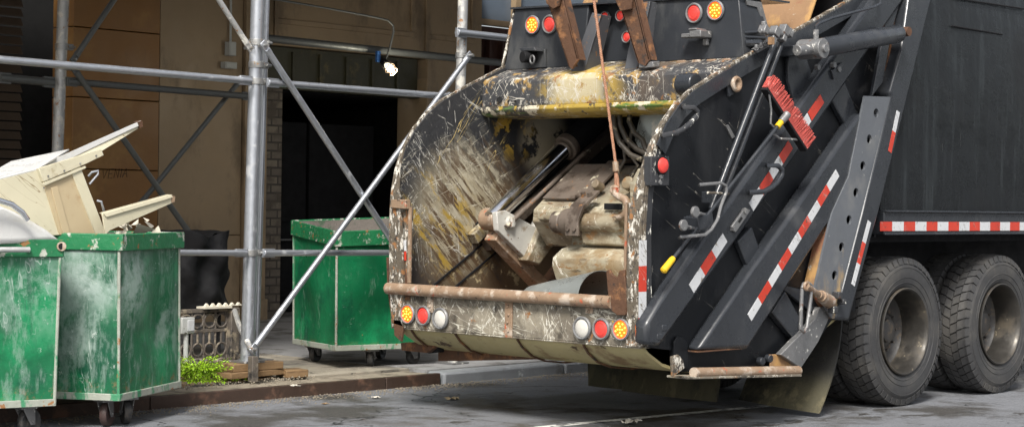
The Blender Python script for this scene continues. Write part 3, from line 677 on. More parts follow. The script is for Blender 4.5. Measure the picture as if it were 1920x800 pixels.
def waste_bin(label, C, U, V, lu, lv, z0, z1, ground, body_m, u_tape=.04, wheels=None, r=.085, rim_h=.10, side_m=None, dz=(0, 0, 0, 0)):
    """C: bottom corner, U and V unit directions along the two visible faces"""
    root = thing('waste_bin', label, 'bin', (C.x, C.y, ground), 'green steel waste bins on casters')
    U, V = Vector(U).normalized(), Vector(V).normalized()
    cb = [C, C+U*lu, C+U*lu+V*lv, C+V*lv]; ce = sum(cb, Vector())/4
    bot = [Vector((p.x, p.y, z0)) for p in cb]
    top = [Vector((p.x+(p.x-ce.x)*u_tape, p.y+(p.y-ce.y)*u_tape, z1+g_)) for p, g_ in zip(cb, dz)]
    def ins(L, d, z=None): return [Vector((p.x-(p.x-ce.x)*d/(lu/2), p.y-(p.y-ce.y)*d/(lu/2), p.z if z is None else z)) for p in L]
    N = 10
    for i in range(4):                               # four walls, gently dented
        j = (i+1) % 4; rows = []
        e = (bot[j]-bot[i]).normalized(); nn = Vector((e.y, -e.x, 0))
        if nn.dot(ce-bot[i]) > 0: nn = -nn
        ph = random.uniform(0, 9)
        for a_ in range(N+1):
            row = []
            for c_ in range(N+1):
                t, s_ = a_/N, c_/N
                p = bot[i].lerp(bot[j], t).lerp(top[i].lerp(top[j], t), s_)
                env = math.sin(math.pi*t)*math.sin(math.pi*s_)
                p = p+nn*env*(.022*math.sin(3.1*t*2+ph)+.018*math.sin(5*s_*2+ph*2)+.008*math.sin(11*t+7*s_+ph))
                row.append(p)
            rows.append(row)
        b = MB(); b.sheet(rows, -.012, nn)
        b.build('side_panel', side_m if side_m and i == 3 else body_m, root)
        b = MB(); b.sheet([[p-nn*.0135 for p in r_] for r_ in rows], -.002, nn); b.build('inner_lining', 'binin', root)
    b = MB(); b.prism(ins(bot, .005), (0, 0, .012)); b.build('floor_panel', 'binin', root)
    b = MB()
    o1, o2 = ins(top, -.022), ins(top, -.002)
    for i in range(4):
        j = (i+1) % 4; q = lambda p, d_: Vector((p.x, p.y, p.z+d_))
        b.hexa([q(o2[i], -rim_h), q(o2[j], -rim_h), q(o1[j], -rim_h), q(o1[i], -rim_h), q(o2[i], .012), q(o2[j], .012), q(o1[j], .012), q(o1[i], .012)])
    b.build('rim', 'green_rim', root, bevel=.006)
    for i in range(4):
        b = MB(); b.tube([ins(bot, .0)[i]+Vector((0, 0, .005)), ins(top, .0)[i]-Vector((0, 0, rim_h))], .011, 8); b.build('corner_strip', 'weld', root)
    b = MB()
    for i in range(4):
        j = (i+1) % 4; L = ins(bot, -.010); L2 = ins(bot, .006); q = lambda p, z: Vector((p.x, p.y, z))
        b.hexa([q(L2[i], z0-.012), q(L2[j], z0-.012), q(L[j], z0-.012), q(L[i], z0-.012), q(L2[i], z0+.035), q(L2[j], z0+.035), q(L[j], z0+.035), q(L[i], z0+.035)])
    b.build('base_strip', 'weld', root, bevel=.004)
    for (t, s_, a_, wm) in wheels:
        p = C+U*lu*t+V*lv*s_; caster(root, (p.x, p.y, z0-.012), ground, r, a_, wm)
    return root, top
CA = G(222, 748, .2); UA = Vector((.87, .49, 0)); VA = Vector((-.49, .87, 0))
binA, topA = waste_bin('green waste bin with scuffed white faces holding broken cream boards, beside the fence', CA, UA, VA, .95, 1.5, .2, 1.27, 0, 'green_mid', wheels=[(.12, .1, .6, 'redrubber'), (.30, .05, 1.2, 'rubber'), (.1, .85, .3, 'rubber'), (.85, .85, 0, 'rubber')], side_m='green_worn', u_tape=-.015)
CB = G(102, 757, .2); UB = Vector((-.965, .26, 0)).normalized(); VB = Vector((.26, .965, 0)).normalized()
binB, topB = waste_bin('green waste bin cut by the left picture edge, with a pipe handle on its rim', CB, UB, VB, 1.3, .9, .2, 1.235, 0, 'green_mid', wheels=[(.12, .12, .2, 'rubber'), (.30, .4, 1.0, 'rubber'), (.9, .1, 0, 'rubber'), (.9, .9, .5, 'rubber')], u_tape=.03)
b = MB(); p = topB[0].lerp(topB[1], .16); n_ = Vector((-.26, -.965, 0)).normalized(); p.z -= .05
b.tube([p+n_*.03, p+n_*.06, p+n_*.06+UB*.6, p+n_*.03+UB*.6], .018, 10); b.build('handle', 'galvworn', binB)
b = MB(); p = topB[0]+Vector((0, 0, -.03)); b.tube([p+n_*.03, p-n_*.05+Vector((.03, 0, 0))], .03, 14); b.tube([p+n_*.032, p+n_*.029], .02, 14, m=1); b.build('hinge_tube', ['rustbar', 'void'], binB)
CC = G(630, 655, .262); UC = Vector((.962, -.262, 0)).normalized(); VC = Vector((.262, .962, 0)).normalized()
binC, topC = waste_bin('empty dark green waste bin parked on the pavement behind the truck', CC, UC, VC, .92, .85, .262, 1.25, ZS, 'green_clean', wheels=[(.40, .1, .7, 'rubber'), (.12, .80, .3, 'rubber'), (.85, .15, .1, 'rubber'), (.85, .85, .4, 'rubber')], rim_h=.12, r=.074, u_tape=.02, dz=(0, .03, .115, .08))

# ---------------------------------------------------------------- debris in the bins
def board(p, q, wdir, wid, th, m, name='board', parent=None, m2=None):
    p, q, wd = Vector(p), Vector(q), Vector(wdir).normalized(); d = (q-p).normalized(); nn = d.cross(wd).normalized(); wd = nn.cross(d)
    b = MB(); pts = [p, q, q+wd*wid, p+wd*wid]
    b.prism(pts, nn*th); return b.build(name, m, parent, bevel=.003)
# cabinet carcass lying tilted, its open side up right
K = lambda px, py, Y: hit(px, py, 1, Y)
cab = thing('cabinet', 'broken cream metal cabinet carcass tipped over in the scuffed bin', 'cabinet', (7.0, 10.6, 1.2))
YA = 10.45
b = MB(); b.prism([K(-60, 352, YA), K(74, 318, YA), K(118, 440, YA), K(-60, 450, YA)], (0, .02, 0)); b.build('side_panel', 'cabinet', cab, bevel=.003)
b = MB(); b.prism([K(74, 318, YA-.01), K(150, 308, YA-.01), K(192, 440, YA-.01), K(112, 440, YA-.01)], (0, .015, 0)); b.build('back_panel', 'ply', cab, bevel=.003)
b = MB(); b.prism([K(72, 316, YA-.03), K(190, 280, YA-.03), K(195, 291, YA-.03), K(160, 308, YA-.03), K(82, 341, YA-.03)], (0, .03, 0)); b.build('face_strip', 'cabinet', cab, bevel=.003)
b = MB(); b.hexa([K(-60, 352, YA), K(74, 318, YA), K(130, 283, YA+.5), K(20, 306, YA+.5)]+[v+Vector((0, 0, .014)) for v in (K(-60, 352, YA), K(74, 318, YA), K(130, 283, YA+.5), K(20, 306, YA+.5))]); b.build('top_panel', 'tubwhite', cab, bevel=.003)
b = MB(); b.prism([K(130, 312, YA-.02), K(150, 310, YA-.02), K(200, 440, YA-.02), K(180, 440, YA-.02)], (0, .25, 0)); b.build('side_panel', 'cabinet', cab, bevel=.003)
b = MB(); b.tube([K(166, 330, YA-.03), K(172, 323, YA-.05), K(184, 320, YA-.06), K(184, 326, YA-.06), K(168, 345, YA-.03)], .008, 8); b.build('wire_handle', 'galv', cab); b = MB(); b.tube([K(182, 376, YA-.03), K(190, 378, YA-.05), K(194, 392, YA-.05), K(196, 402, YA-.03)], .008, 8); b.build('wire_handle', 'galv', cab)
bd = thing('scrap_board', 'long cream metal panel jutting highest out of the scuffed bin', 'panel', (7.4, 10.7, 1.5))
b = MB(); P = [K(88, 305, 10.75), K(263, 228, 10.75), K(266, 237, 10.75), K(192, 283, 10.72), K(95, 328, 10.7)]; b.prism(P, (0, .02, 0)); b.build('sheet', 'cabinet', bd, bevel=.003)
b = MB(); b.prism([K(90, 303, 10.73), K(264, 226, 10.73), K(268, 233, 10.73), K(245, 243, 10.73), K(95, 315, 10.73)], (0, .012, -.004)); b.build('folded_edge', 'tubwhite', bd, bevel=.002)
b = MB(); b.prism([K(258, 229, 10.725), K(267, 226, 10.725), K(268, 238, 10.725), K(262, 240, 10.725)], (0, .06, 0)); b.build('broken_end', 'rust', bd)
b = MB(); b.prism([K(192, 402, 10.3), K(322, 366, 10.5), K(329, 371, 10.5), K(324, 380, 10.5), K(206, 432, 10.3), K(198, 440, 10.3)], (0, .014, .005))
b.prism([K(194, 400, 10.295), K(322, 365, 10.495), K(328, 369, 10.495), K(200, 407, 10.295)], (0, .05, .004))
b.prism([K(322, 366, 10.49), K(329, 368, 10.49), K(328, 379, 10.49), K(322, 380, 10.49)], (0, .02, 0), m=1)
tag(b.build('panel_offcut', ['cabinet', 'rustbar'], bevel=.002), 'short cream panel offcut leaning low over the rim of the scuffed bin', 'panel')
# small extra offcuts: a ply strip and a plain cream lip
for k_, (P, lab) in enumerate(((([K(96, 352, 10.43), K(108, 349, 10.43), K(132, 436, 10.43), K(118, 438, 10.43)]), 'hinge_strip'), (([K(78, 344, 10.42), K(160, 311, 10.42), K(162, 315, 10.42), K(82, 349, 10.42)]), 'cream_lip'))):
    b = MB(); b.prism(P, (0, .008, 0)); b.build(lab, 'ply' if k_ == 0 else 'cabinet', cab, bevel=.002)
for (px, py) in ((90, 330), (120, 320), (150, 306), (82, 352), (180, 292)):
    b = MB(); c = K(px, py, 10.415); b.tube([c, c+Vector((0, -.006, 0))], .006, 8); b.build('screw', 'steel', cab)
# crumpled plaster
b = MB()
for k in range(16):
    c = K(random.uniform(225, 285), random.uniform(418, 438), 10.45+random.uniform(0, .3)); s_ = random.uniform(.03, .075)
    pts = [c+Vector([random.uniform(-s_, s_) for _ in range(3)]) for _ in range(4)]
    b.add(pts, [(0, 1, 2), (0, 2, 3), (0, 3, 1), (1, 3, 2)])
tag(b.build('plaster_rubble', 'plaster'), 'broken white plaster pieces heaped at the right corner of the scuffed bin', 'rubble')
# white sink in bin B
b = MB(); P = [K(-70, 392, 10.12), K(0, 384, 10.12), K(30, 396, 10.12), K(60, 412, 10.12), K(90, 430, 10.12), K(118, 452, 10.12), K(-70, 460, 10.12)]
b.prism(P, (.05, .5, -.04)); tub = b.build('sink', 'tubwhite', bevel=.03); tag(tub, 'old white enamel sink with chrome trim lying in the left-edge bin', 'sink')
b = MB(); b.tube([K(-70, 366, 10.05), K(0, 376, 10.05), K(22, 383, 10.05), K(42, 398, 10.05), K(52, 412, 10.05)], .018, 10); b.build('chrome_trim', 'chrome', tub)
# paper mess low in bin C hidden inside

# ================================================================ PAVEMENT OBJECTS
# black cloth over something
b = MB(); rows = []; c0 = K(335, 438, 12.9); c1 = K(447, 585, 12.9); NX, NZ = 22, 24
def cloth_pt(i, k, y):
    t, s_ = i/NX, k/NZ
    x = c0.x+(c1.x-c0.x)*t; z = c0.z+(c1.z-c0.z)*s_
    x += .02*math.sin(s_*15+y)*(1 if t > .5 else -1)*(abs(t-.5)*2)**4+random.uniform(-.008, .008)
    z += .03*math.sin(t*9)*(1-s_)+(.05*math.sin(t*11+1)*s_)
    return Vector((x, y+.03*math.sin(t*13+s_*5)+.03*math.sin(s_*11-t*7)+random.uniform(-.006, .006), z))
front = [[cloth_pt(i, k, 12.9+.06*(2*(abs(i/NX-.5)))**4*3) for k in range(NZ+1)] for i in range(NX+1)]
back = [[p+Vector((0, .75, -.02)) for p in r] for r in front]
b.sheet(front, .01, (0, 1, 0)); b.sheet(back, .01, (0, 1, 0))
for e in (0, NX): b.sheet([[a_.lerp(b2, j/6)+Vector((0, 0, 0)) for j in range(7)] for a_, b2 in zip(front[e], back[e])], .01, (1, 0, 0))
b.sheet([[front[i][0].lerp(back[i][0], j/8)+Vector((0, 0, random.uniform(-.02, .02))) for j in range(9)] for i in range(NX+1)], .01, (0, 0, -1))
cl = b.build('cloth_cover', 'cloth', sub=1); tag(cl, 'black cloth cover draped over a boxy shape beside the scaffold post', 'cover')
b = MB()
for x, y in ((c0.x+.08, 13.05), (c1.x-.1, 13.05), (c0.x+.08, 13.5), (c1.x-.1, 13.5)): b.tube([(x, y, ZS), (x, y, c1.z+.2)], .02, 8)
b.span((c0.x+.05, 13.02, c1.z+.03), (c1.x-.07, 13.55, c1.z+.08)); b.build('stand', 'dark', cl)
# iron tree guard
Yg = 12.0
tg = thing('iron_fence', 'low ornate iron fence with rings beside the green shrub', 'fence', (8.9, Yg, ZS))
f0, f1 = K(358, 582, Yg), K(424, 582, Yg); zt = f0.z; zb = ZS+.03
b = MB(); b.span((f0.x-.35, Yg-.015, zt-.02), (f1.x, Yg+.015, zt+.012)); b.build('top_rail', 'iron', tg, bevel=.004)
b = MB(); b.span((f0.x-.35, Yg-.012, zt-.18), (f1.x, Yg+.012, zt-.155)); b.span((f0.x-.35, Yg-.012, zb+.02), (f1.x, Yg+.012, zb+.045)); b.build('lower_rail', 'iron', tg, bevel=.003)
wd = (f1.x-f0.x)
for k in range(-1, 3):
    x = f0.x+wd*(k+.5)/3+wd*.03
    b = MB(); b.ring((x, Yg, zt-.088), (0, 1, 0), .055, .010, 24); b.ring((x, Yg, zt-.32), (0, 1, 0), .05, .009, 24); b.ring((x, Yg, zt-.44), (0, 1, 0), .04, .009, 24)
    b.tube([(x, Yg, zt-.16), (x, Yg, zt-.27)], .010, 8); b.tube([(x, Yg, zt-.48), (x, Yg, zb)], .010, 8)
    b.tube([(x-.03, Yg, zt-.56), (x, Yg, zt-.5), (x+.03, Yg, zt-.56)], .008, 6)
    b.build('ornament', 'iron', tg)
    x2 = f0.x+wd*(k+1)/3+wd*.03
    b = MB(); b.tube([(x2, Yg, zt), (x2, Yg, zb)], .009, 8); b.build('bar', 'iron', tg)
b = MB(); p = K(427, 576, Yg); b.span((p.x, Yg-.05, ZS), (p.x+.09, Yg+.04, p.z)); b.build('corner_post', 'iron', tg, bevel=.008)
b = MB(); b.span((f0.x+.1, Yg-.06, zt+.013), (p.x, Yg+.06, zt+.03))
for k in range(7): b.prism([(f0.x+.12+k*.065, Yg-.03, zt+.03), (f0.x+.165+k*.065, Yg-.03, zt+.03), (f0.x+.142+k*.065, Yg-.03, zt+.055)], (0, .03, 0))
b.build('crest', 'plaster', tg)
q = K(475, 667, 11.22); b = MB(); b.span((q.x-.03, 11.19, ZS), (q.x+.03, 11.25, q.z)); b.build('short_post', 'iron', tg, bevel=.006)
b = MB(); r0 = Vector((p.x+.08, Yg, p.z-.05)); b.tube([K(440, 582, 11.8), K(450, 615, 11.6), K(472, 655, 11.22)], .022, 10); b.build('stay', 'galvworn', tg)
b = MB(); b.hexa([Vector((p.x+.08, Yg-.02, ZS+.12)), Vector((q.x, 11.22, ZS+.10)), Vector((q.x, 11.25, ZS+.10)), Vector((p.x+.08, Yg+.02, ZS+.12)), Vector((p.x+.08, Yg-.02, ZS+.16)), Vector((q.x, 11.22, ZS+.14)), Vector((q.x, 11.25, ZS+.14)), Vector((p.x+.08, Yg+.02, ZS+.16))]); b.build('lower_rail', 'iron', tg, bevel=.004)
# outlet box on post
Yo = 11.75; ob_ = thing('outlet_box', 'grey weatherproof outlet box on a thin post beside the green bin', 'outlet', K(346, 690, Yo))
a = K(337, 595, Yo); c = K(361, 624, Yo)
b = MB(); b.span((a.x, Yo-.03, c.z), (c.x, Yo+.03, a.z)); b.build('housing', 'grey_box', ob_, bevel=.006)
b = MB(); b.span((a.x+.05, Yo-.04, c.z+.02), (c.x-.012, Yo-.031, a.z-.02)); b.build('cover', 'refwhite', ob_, bevel=.003)
b = MB(); m_ = (a.x+c.x)/2; b.tube([(m_, Yo, c.z), (m_, Yo, ZS)], .02, 10); b.build('post', 'grey_box', ob_)
# lime shrub: drooping feathery twigs
base = G(372, 708, ZS+.02)
sh = thing('shrub', 'small lime green feathery shrub growing beside the green bin', 'shrub', base)
b = MB(); bs = MB()
for k in range(480):
    a_ = random.uniform(0, 2*math.pi); L_ = random.uniform(.14, .36); up = random.uniform(.15, 1.0)
    d = Vector((math.cos(a_)*(1.15-up*.6), math.sin(a_)*(1.15-up*.6), up)).normalized(); p = Vector(base)+Vector((random.uniform(-.05, .05), random.uniform(-.05, .05), 0))
    pts = [p]; v_ = d*(L_/7)
    for j in range(8):
        v_ = v_+Vector((0, 0, -.0048)); p = p+v_; p = Vector((p.x, p.y, max(p.z, ZS+.03))); pts.append(p)
    bs.tube(pts, .0022, 4, cap=False)
    for j in range(2, 9):
        for _ in range(4):
            q = pts[j]; n1 = Vector([random.uniform(-1, 1) for _ in range(3)]).normalized(); n2 = (v_.normalized()*1.0+n1*.8).normalized()
            l_ = random.uniform(.016, .03); s_ = n1.cross(n2).normalized()*.0042
            b.add([q-s_, q+s_, q+n2*l_+s_*.3, q+n2*l_-s_*.3], [(0, 1, 2, 3)])
bs.build('stem', 'stem', sh); b.build('foliage', 'leaf', sh)
# litter
def litter(px, py, sz, label, z=0, m='paper', seed=1):
    rnd = random.Random(seed); c = G(px, py, z+.004); b = MB(); rows = []
    for i in range(6):
        rows.append([c+Vector(((i-2.5)/5*sz+rnd.uniform(-.15, .15)*sz, (j-2.5)/5*sz*.7+rnd.uniform(-.15, .15)*sz, rnd.uniform(0, .22)*sz)) for j in range(6)])
    b.sheet(rows, .002, (0, 0, 1)); o = b.build('paper_scrap', m); tag(o, label, 'litter', 'paper scraps littering the street'); return o
litter(847, 748, .085, 'crumpled tan paper scrap on the asphalt just below the kerb joint', 0, 'ply', 3)
litter(704, 745, .06, 'white flattened paper scrap in the gutter under the steel kerb', 0, 'paper', 4)
litter(610, 757, .05, 'thin pale straw-like litter in the gutter left of the white scrap', 0, 'ply', 5)
litter(552, 724, .07, 'pale scrap lying on the pavement edge right of the timber', ZS, 'paper', 6)
litter(1185, 792, .12, 'white scrap on the road beside the lane line', .004, 'paper', 7)
litter(408, 694, .10, 'white scrap at the foot of the iron fence', ZS+.03, 'paper', 8)

# gravel and grit along the gutter: uncountable
b = MB()
for k in range(2600):
    x = random.uniform(6.2, 13.5); y = 10.88-abs(random.gauss(0, .16)); s_ = random.uniform(.002, .008)
    p = Vector((x, y, s_*.6)); b.add([p+Vector((s_, 0, 0)), p+Vector((-s_*.6, s_, 0)), p+Vector((-s_*.6, -s_, 0)), p+Vector((0, 0, s_)), p-Vector((0, 0, s_*.5))], [(0, 1, 3), (1, 2, 3), (2, 0, 3), (0, 2, 4), (2, 1, 4), (1, 0, 4)])
for k in range(1500):
    x = random.uniform(7.2, 9.6); y = random.uniform(10.98, 12.4); s_ = random.uniform(.003, .010)
    p = Vector((x, y, ZS+.012)); b.add([p+Vector((s_, 0, 0)), p+Vector((-s_*.6, s_, 0)), p+Vector((-s_*.6, -s_, 0)), p+Vector((0, 0, s_)), p-Vector((0, 0, s_*.5))], [(0, 1, 3), (1, 2, 3), (2, 0, 3), (0, 2, 4), (2, 1, 4), (1, 0, 4)])
g = b.build('gravel', 'stone'); g['kind'] = 'stuff'; g['label'] = 'loose grit and crumbs scattered along the kerb'; g['category'] = 'gravel'
#TRUCK
# ================================================================ GARBAGE TRUCK
tr = thing('garbage_truck', 'black rear-loading garbage truck with open scratched hopper and lit tail lights', 'garbage truck', (9.1, Y0, 0))
YF = Y0+W
PRpx = [(1207, 650), (1204, 560), (1203, 430), (1207, 360), (1214, 315), (1226, 272), (1244, 232), (1268, 197), (1296, 170), (1340, 142), (1400, 106), (1500, 54), (1590, 3)]
PR = [S(*p) for p in PRpx]
PRxz = [(p.x, p.z) for p in PR]
e = (PR[-1]-PR[-2]).normalized(); ext = PR[-1]+e*.75; PRxz.append((ext.x, ext.z))
PR.append(ext)
low = [S(1690, -60), S(1742, 0), S(1592, 600), S(1560, 598), S(1500, 692), S(1264, 697), S(1262, 656)]
outline = [(p.x, p.z) for p in PR]+[(p.x, p.z) for p in [Vector((12.55, 0, PR[-1].z))]+low[1:]]
def at(xz, y): return Vector((xz[0], y, xz[1]))
b = MB(); b.prism([at(q, Y0) for q in outline], (0, .03, 0)); near_side = b.build('tailgate_side', 'black', tr)
b = MB(); b.prism([at(q, YF-.03) for q in outline], (0, .03, 0)); far_side = b.build('tailgate_side', 'wall_in', tr)
def flange(y, dirn, ws, name, m, lift=.012, parent=tr, a=0, z=None):
    bb = MB(); pts = PRxz[a:z]; k = len(pts)
    for i in range(k-1):
        q = []
        for t in (0, 1):
            j = i+t; p = Vector((pts[j][0], 0, pts[j][1]))
            dn = Vector(pts[min(j+1, k-1)])-Vector(pts[max(j-1, 0)]); nrm = Vector((-dn[1], 0, dn[0])).normalized()
            if nrm.x > 0: nrm = -nrm
            wj = ws[min(j, len(ws)-1)]
            for yy in (y, y+dirn*wj):
                for L_ in (-.004, lift): q.append(Vector((p.x, yy, p.z))+nrm*L_)
        bb.hexa([q[0], q[2], q[6], q[4], q[1], q[3], q[7], q[5]])
    return bb.build(name, m, parent, weld=False)
flange(Y0-.008, 1, [.15, .13, .115, .085, .055, .045, .035, .03, .03, .03, .03, .03, .03, .03], 'rim_flange', 'worn')
flange(YF+.01, -1, [.15, .15, .13, .08, .045, .03, .025, .025, .025, .025], 'rim_flange', 'worn')
# side border band following the rim
def band(o, wband, name, m, a=0, z=None, y=Y0):
    pts = [Vector((p.x, 0, p.z)) for p in PR][a:z]; k = len(pts); bb = MB(); inn = []
    for j in range(k):
        dn = (pts[min(j+1, k-1)]-pts[max(j-1, 0)]); nrm = Vector((dn.z, 0, -dn.x)).normalized()
        if nrm.x < 0: nrm = -nrm
        inn.append(pts[j]+nrm*(wband if not isinstance(wband, list) else wband[min(j, len(wband)-1)]))
    for i in range(k-1):
        v = [pts[i], pts[i+1], inn[i+1], inn[i]]
        bb.hexa([Vector((p.x, y-o, p.z)) for p in v]+[Vector((p.x, y, p.z)) for p in v])
    return bb.build(name, m, tr)
band(.018, .022, 'edge_bead', 'worn', 0, 10)
band(.03, [.10, .10, .10, .10, .10, .10, .10, .10, .10, .11, .12, .13, .14, .15], 'edge_beam', 'beam', 5)
band(.010, .085, 'edge_band', 'wornband', 0, 6)
# tape helper: strip of alternating colours on a surface of the truck's side
def tape(p, q, wid, n, first, o, name='reflective_tape', seq=None):
    a, c = S(*p, o), S(*q, o); d = (c-a); u = d.normalized(); s = Vector((-u.z, 0, u.x))*wid/2; bb = MB()
    for i in range(n):
        m = (i+first) % 2; x0, x1 = a+d*(i/n), a+d*((i+1)/n)
        bb.hexa([x0-s, x1-s, x1+s, x0+s]+[v+Vector((0, -.003, 0)) for v in (x0-s, x1-s, x1+s, x0+s)], m)
    return bb.build(name, ['refwhite', 'refred'], tr)
tape((1205, 450), (1204, 643), .075, 4, 0, .022)
# ---- diagonal beams on the side
def sp(px, o, th, name, m, bevel=.0, parent=tr, holes=()):
    bb = MB(); bb.prism([S(x, y, o) for x, y in px], (0, th, 0), holes=holes); return bb.build(name, m, parent, bevel=bevel)
oA = .11
sp([(1212, 607), (1256, 536), (1350, 402), (1425, 297), (1481, 222), (1530, 152), (1632, 4), (1668, -50), (1735, -50), (1700, -5), (1625, 102), (1540, 224), (1470, 325), (1380, 453), (1292, 574), (1238, 649), (1212, 645)], oA, oA-.002, 'diagonal_beam', 'beam', .028)
oB = .12
sp([(1310, 656), (1405, 514), (1490, 392), (1590, 245), (1612, 213), (1650, 213), (1600, 340), (1577, 388), (1562, 407), (1402, 656)], oB, oB-.002, 'diagonal_beam', 'beam', .028)
b = MB(); q = [S(x, y, oB-.004) for x, y in ((1312, 657), (1400, 657))]; b.span((q[0].x, Y0-oB+.01, q[0].z-.012), (q[1].x, Y0-.01, q[0].z-.002)); b.build('beam_foot', 'rust', tr)
sp([(1384, 452), (1410, 424), (1431, 482), (1408, 514)], .05, .048, 'stiffener', 'beam', .01)
sp([(1560, 187), (1583, 150), (1610, 216), (1590, 243)], .05, .048, 'stiffener', 'beam', .01)
sp([(1448, 585), (1473, 545), (1525, 640), (1506, 655)], .06, .058, 'stiffener', 'beam', .01)
sp([(1478, 108), (1508, 92), (1530, 165), (1496, 212), (1478, 150)], .03, .028, 'mount_plate', 'beam', .005)
tape((1541, 185), (1518, 219), .075, 1, 1, oA); tape((1517, 220), (1494, 253), .075, 1, 0, oA)
tape((1482, 271), (1408, 388), .075, 4, 1, oA)
tape((1359, 445), (1296, 541), .075, 3, 0, oA)
tape((1570, 324), (1405, 595), .065, 9, 0, oB)
# ---- body frame post with lightening holes
def circ(px, py, r, o, n=16):
    c = S(px, py, o); return [c+Vector((math.cos(2*math.pi*i/n)*r, 0, math.sin(2*math.pi*i/n)*r)) for i in range(n)]
HO = [(1643, 212), (1630, 261), (1618, 311), (1605, 361), (1592, 412), (1578, 463), (1565, 516)]
oF = .13
sp([(1622, 180), (1671, 182), (1616, 400), (1580, 540), (1572, 596), (1560, 597), (1528, 540), (1560, 400), (1592, 330)], oF, .018, 'perforated_post', 'post', 0, holes=[circ(x, y, .034, oF, 20) for x, y in HO])
b = MB(); b.prism([S(x, y, oF-.02) for x, y in [(1600, 296), (1592, 330), (1560, 400), (1528, 540), (1560, 597)][::1]]+[S(x, y, oF-.02) for x, y in [(1568, 590), (1538, 536), (1570, 400), (1602, 332), (1614, 300)]], (0, .1, 0)); b.build('post_web', 'rustplate', tr)
b = MB(); b.prism([S(x, y, .03) for x, y in [(1624, 183), (1669, 184), (1578, 590), (1530, 538), (1562, 402)]], (0, .02, 0)); b.build('post_backing', 'dark', tr)
sp([(1712, -60), (1762, -60), (1747, 0), (1698, 200), (1649, 395), (1592, 601), (1566, 599), (1580, 542), (1617, 400), (1672, 182), (1668, 175), (1690, 95)], oF+.012, .14, 'frame_post', 'beam', .02)
b = MB(); b.prism([S(x, y, .05) for x, y in [(1690, -40), (1712, -50), (1690, 95), (1668, 175), (1652, 176)]], (0, .03, 0)); b.build('web_plate', 'rust', tr)
sp([(1676, -40), (1700, -40), (1672, 60), (1655, 155), (1636, 180), (1652, 90)], .09, .03, 'web_plate', 'beam', .004)
tape((1684, 209), (1668, 285), .045, 2, 0, oF+.012); tape((1630, 415), (1599, 534), .045, 3, 0, oF+.012)
# lift cylinder
cy = MB(); oc = .22
a, c = S(1528, 92, oc), S(1686, 63, oc); d = (c-a).normalized()
cy.tube([a, a+d*.02, c-d*.02, c], [.055, .068, .068, .055], 24); lc = cy.build('lift_cylinder', 'beam', tr)
b = MB(); b.tube([S(1494, 95, oc), a+d*.03], .038, 16); b.tube([a+Vector((0, -.075, 0)), a+Vector((0, .12, 0))], .07, 20); b.tube([a+Vector((0, -.095, 0)), a+Vector((0, -.07, 0))], .03, 12); b.build('rod_eye', 'steel', lc, bevel=.004)
b = MB(); b.tube([c, S(1698, 60, oc)], .035, 12); p = S(1694, 60, oc); b.tube([p+Vector((0, -.05, 0)), p+Vector((0, .15, 0))], .035, 14); b.build('pin', 'rust', lc)
b = MB(); b.prism([S(x, y, oc-.06) for x, y in [(1488, 85), (1512, 84), (1512, 105), (1490, 105)]], (0, .18, 0)); b.build('bracket', 'beam', lc, bevel=.006)
b = MB(); b.tube([S(1530, 72, oc), S(1530, 50, oc), S(1536, 44, oc), S(1560, 34, oc-.05), S(1640, 13, oc-.05), S(1650, 7, oc-.06), S(1648, -8, oc-.08), S(1630, -30, oc-.09)], .011, 8); b.build('hydraulic_pipe', 'beam', tr)
b = MB(); b.tube([S(1530, 76, oc), S(1530, 56, oc)], .02, 8); b.build('pipe_fitting', 'steel', tr)
# control rods with fork and linkage
b = MB(); b.tube([S(1451, 84, .17), S(1333, 392, .17)], .020, 12); b.build('control_rod', 'beam', tr)
b = MB(); b.tube([S(1470, 72, .13), S(1366, 340, .13), S(1350, 372, .13)], .018, 12); b.build('control_rod', 'beam', tr)
b = MB()
for (x, y, s) in ((1432, 56, .05), (1453, 60, .06), (1470, 57, .06), (1478, 62, .05), (1446, 76, .05), (1466, 72, .04)):
    b.box(S(x, y, .15), (s, .06, s*1.1), rot=Matrix.Rotation(.5, 3, 'Y'))
b.tube([S(1425, 58, .16), S(1484, 66, .16)], .018, 8); b.tube([S(1432, 40, .15), S(1434, 66, .15)], .02, 8)
b.build('linkage', 'steel', tr, bevel=.005)
b = MB(); b.prism([S(x, y, .07) for x, y in [(1412, 92), (1448, 72), (1452, 82), (1420, 100)]], (0, .02, 0))
for k in range(4): b.tube([S(1418+k*9, 91-k*4, .10), S(1418+k*9, 91-k*4, .06)], .018, 8); b.tube([S(1418+k*9, 91-k*4, .10), S(1418+k*9, 84-k*4, .10)], .013, 8)
b.build('valve_block', 'steel', tr, bevel=.003)
b = MB(); b.box(S(1446, 77, .21), (.035, .03, .05)); b.build('fitting', 'rustplate', tr)
# wire holder with knobs and pad blocks
b = MB(); b.tube([S(1312, 347, .10), S(1313, 346, .22), S(1352, 343, .24), S(1361, 348, .24), S(1362, 360, .24), S(1352, 385, .24), S(1345, 412, .24), S(1334, 430, .24), S(1322, 440, .24), S(1276, 444, .24), S(1274, 446, .10)], .011, 8); hk = b.build('tool_holder', 'steel', tr)
for (x, y) in ((1303, 397), (1281, 422)):
    c = S(x, y, .26); b = MB(); b.tube([c+Vector((0, -.012, 0)), c+Vector((0, .01, 0))], .036, 18); b.tube([c, S(x+30, y+9, .14)], .011, 8); b.build('knob', 'steel', hk, bevel=.003)
b = MB(); b.box(S(1310, 415, .15), (.16, .12, .09), rot=Matrix.Rotation(-.2, 3, 'Y')); b.build('block', 'beam', hk, bevel=.006)
b = MB(); b.box(S(1336, 370, .10), (.12, .1, .08)); b.build('block', 'beam', hk, bevel=.006)
b = MB(); b.tube([S(1327, 361, .24), S(1366, 363, .2)], .008, 8); b.build('rod', 'worn', hk)
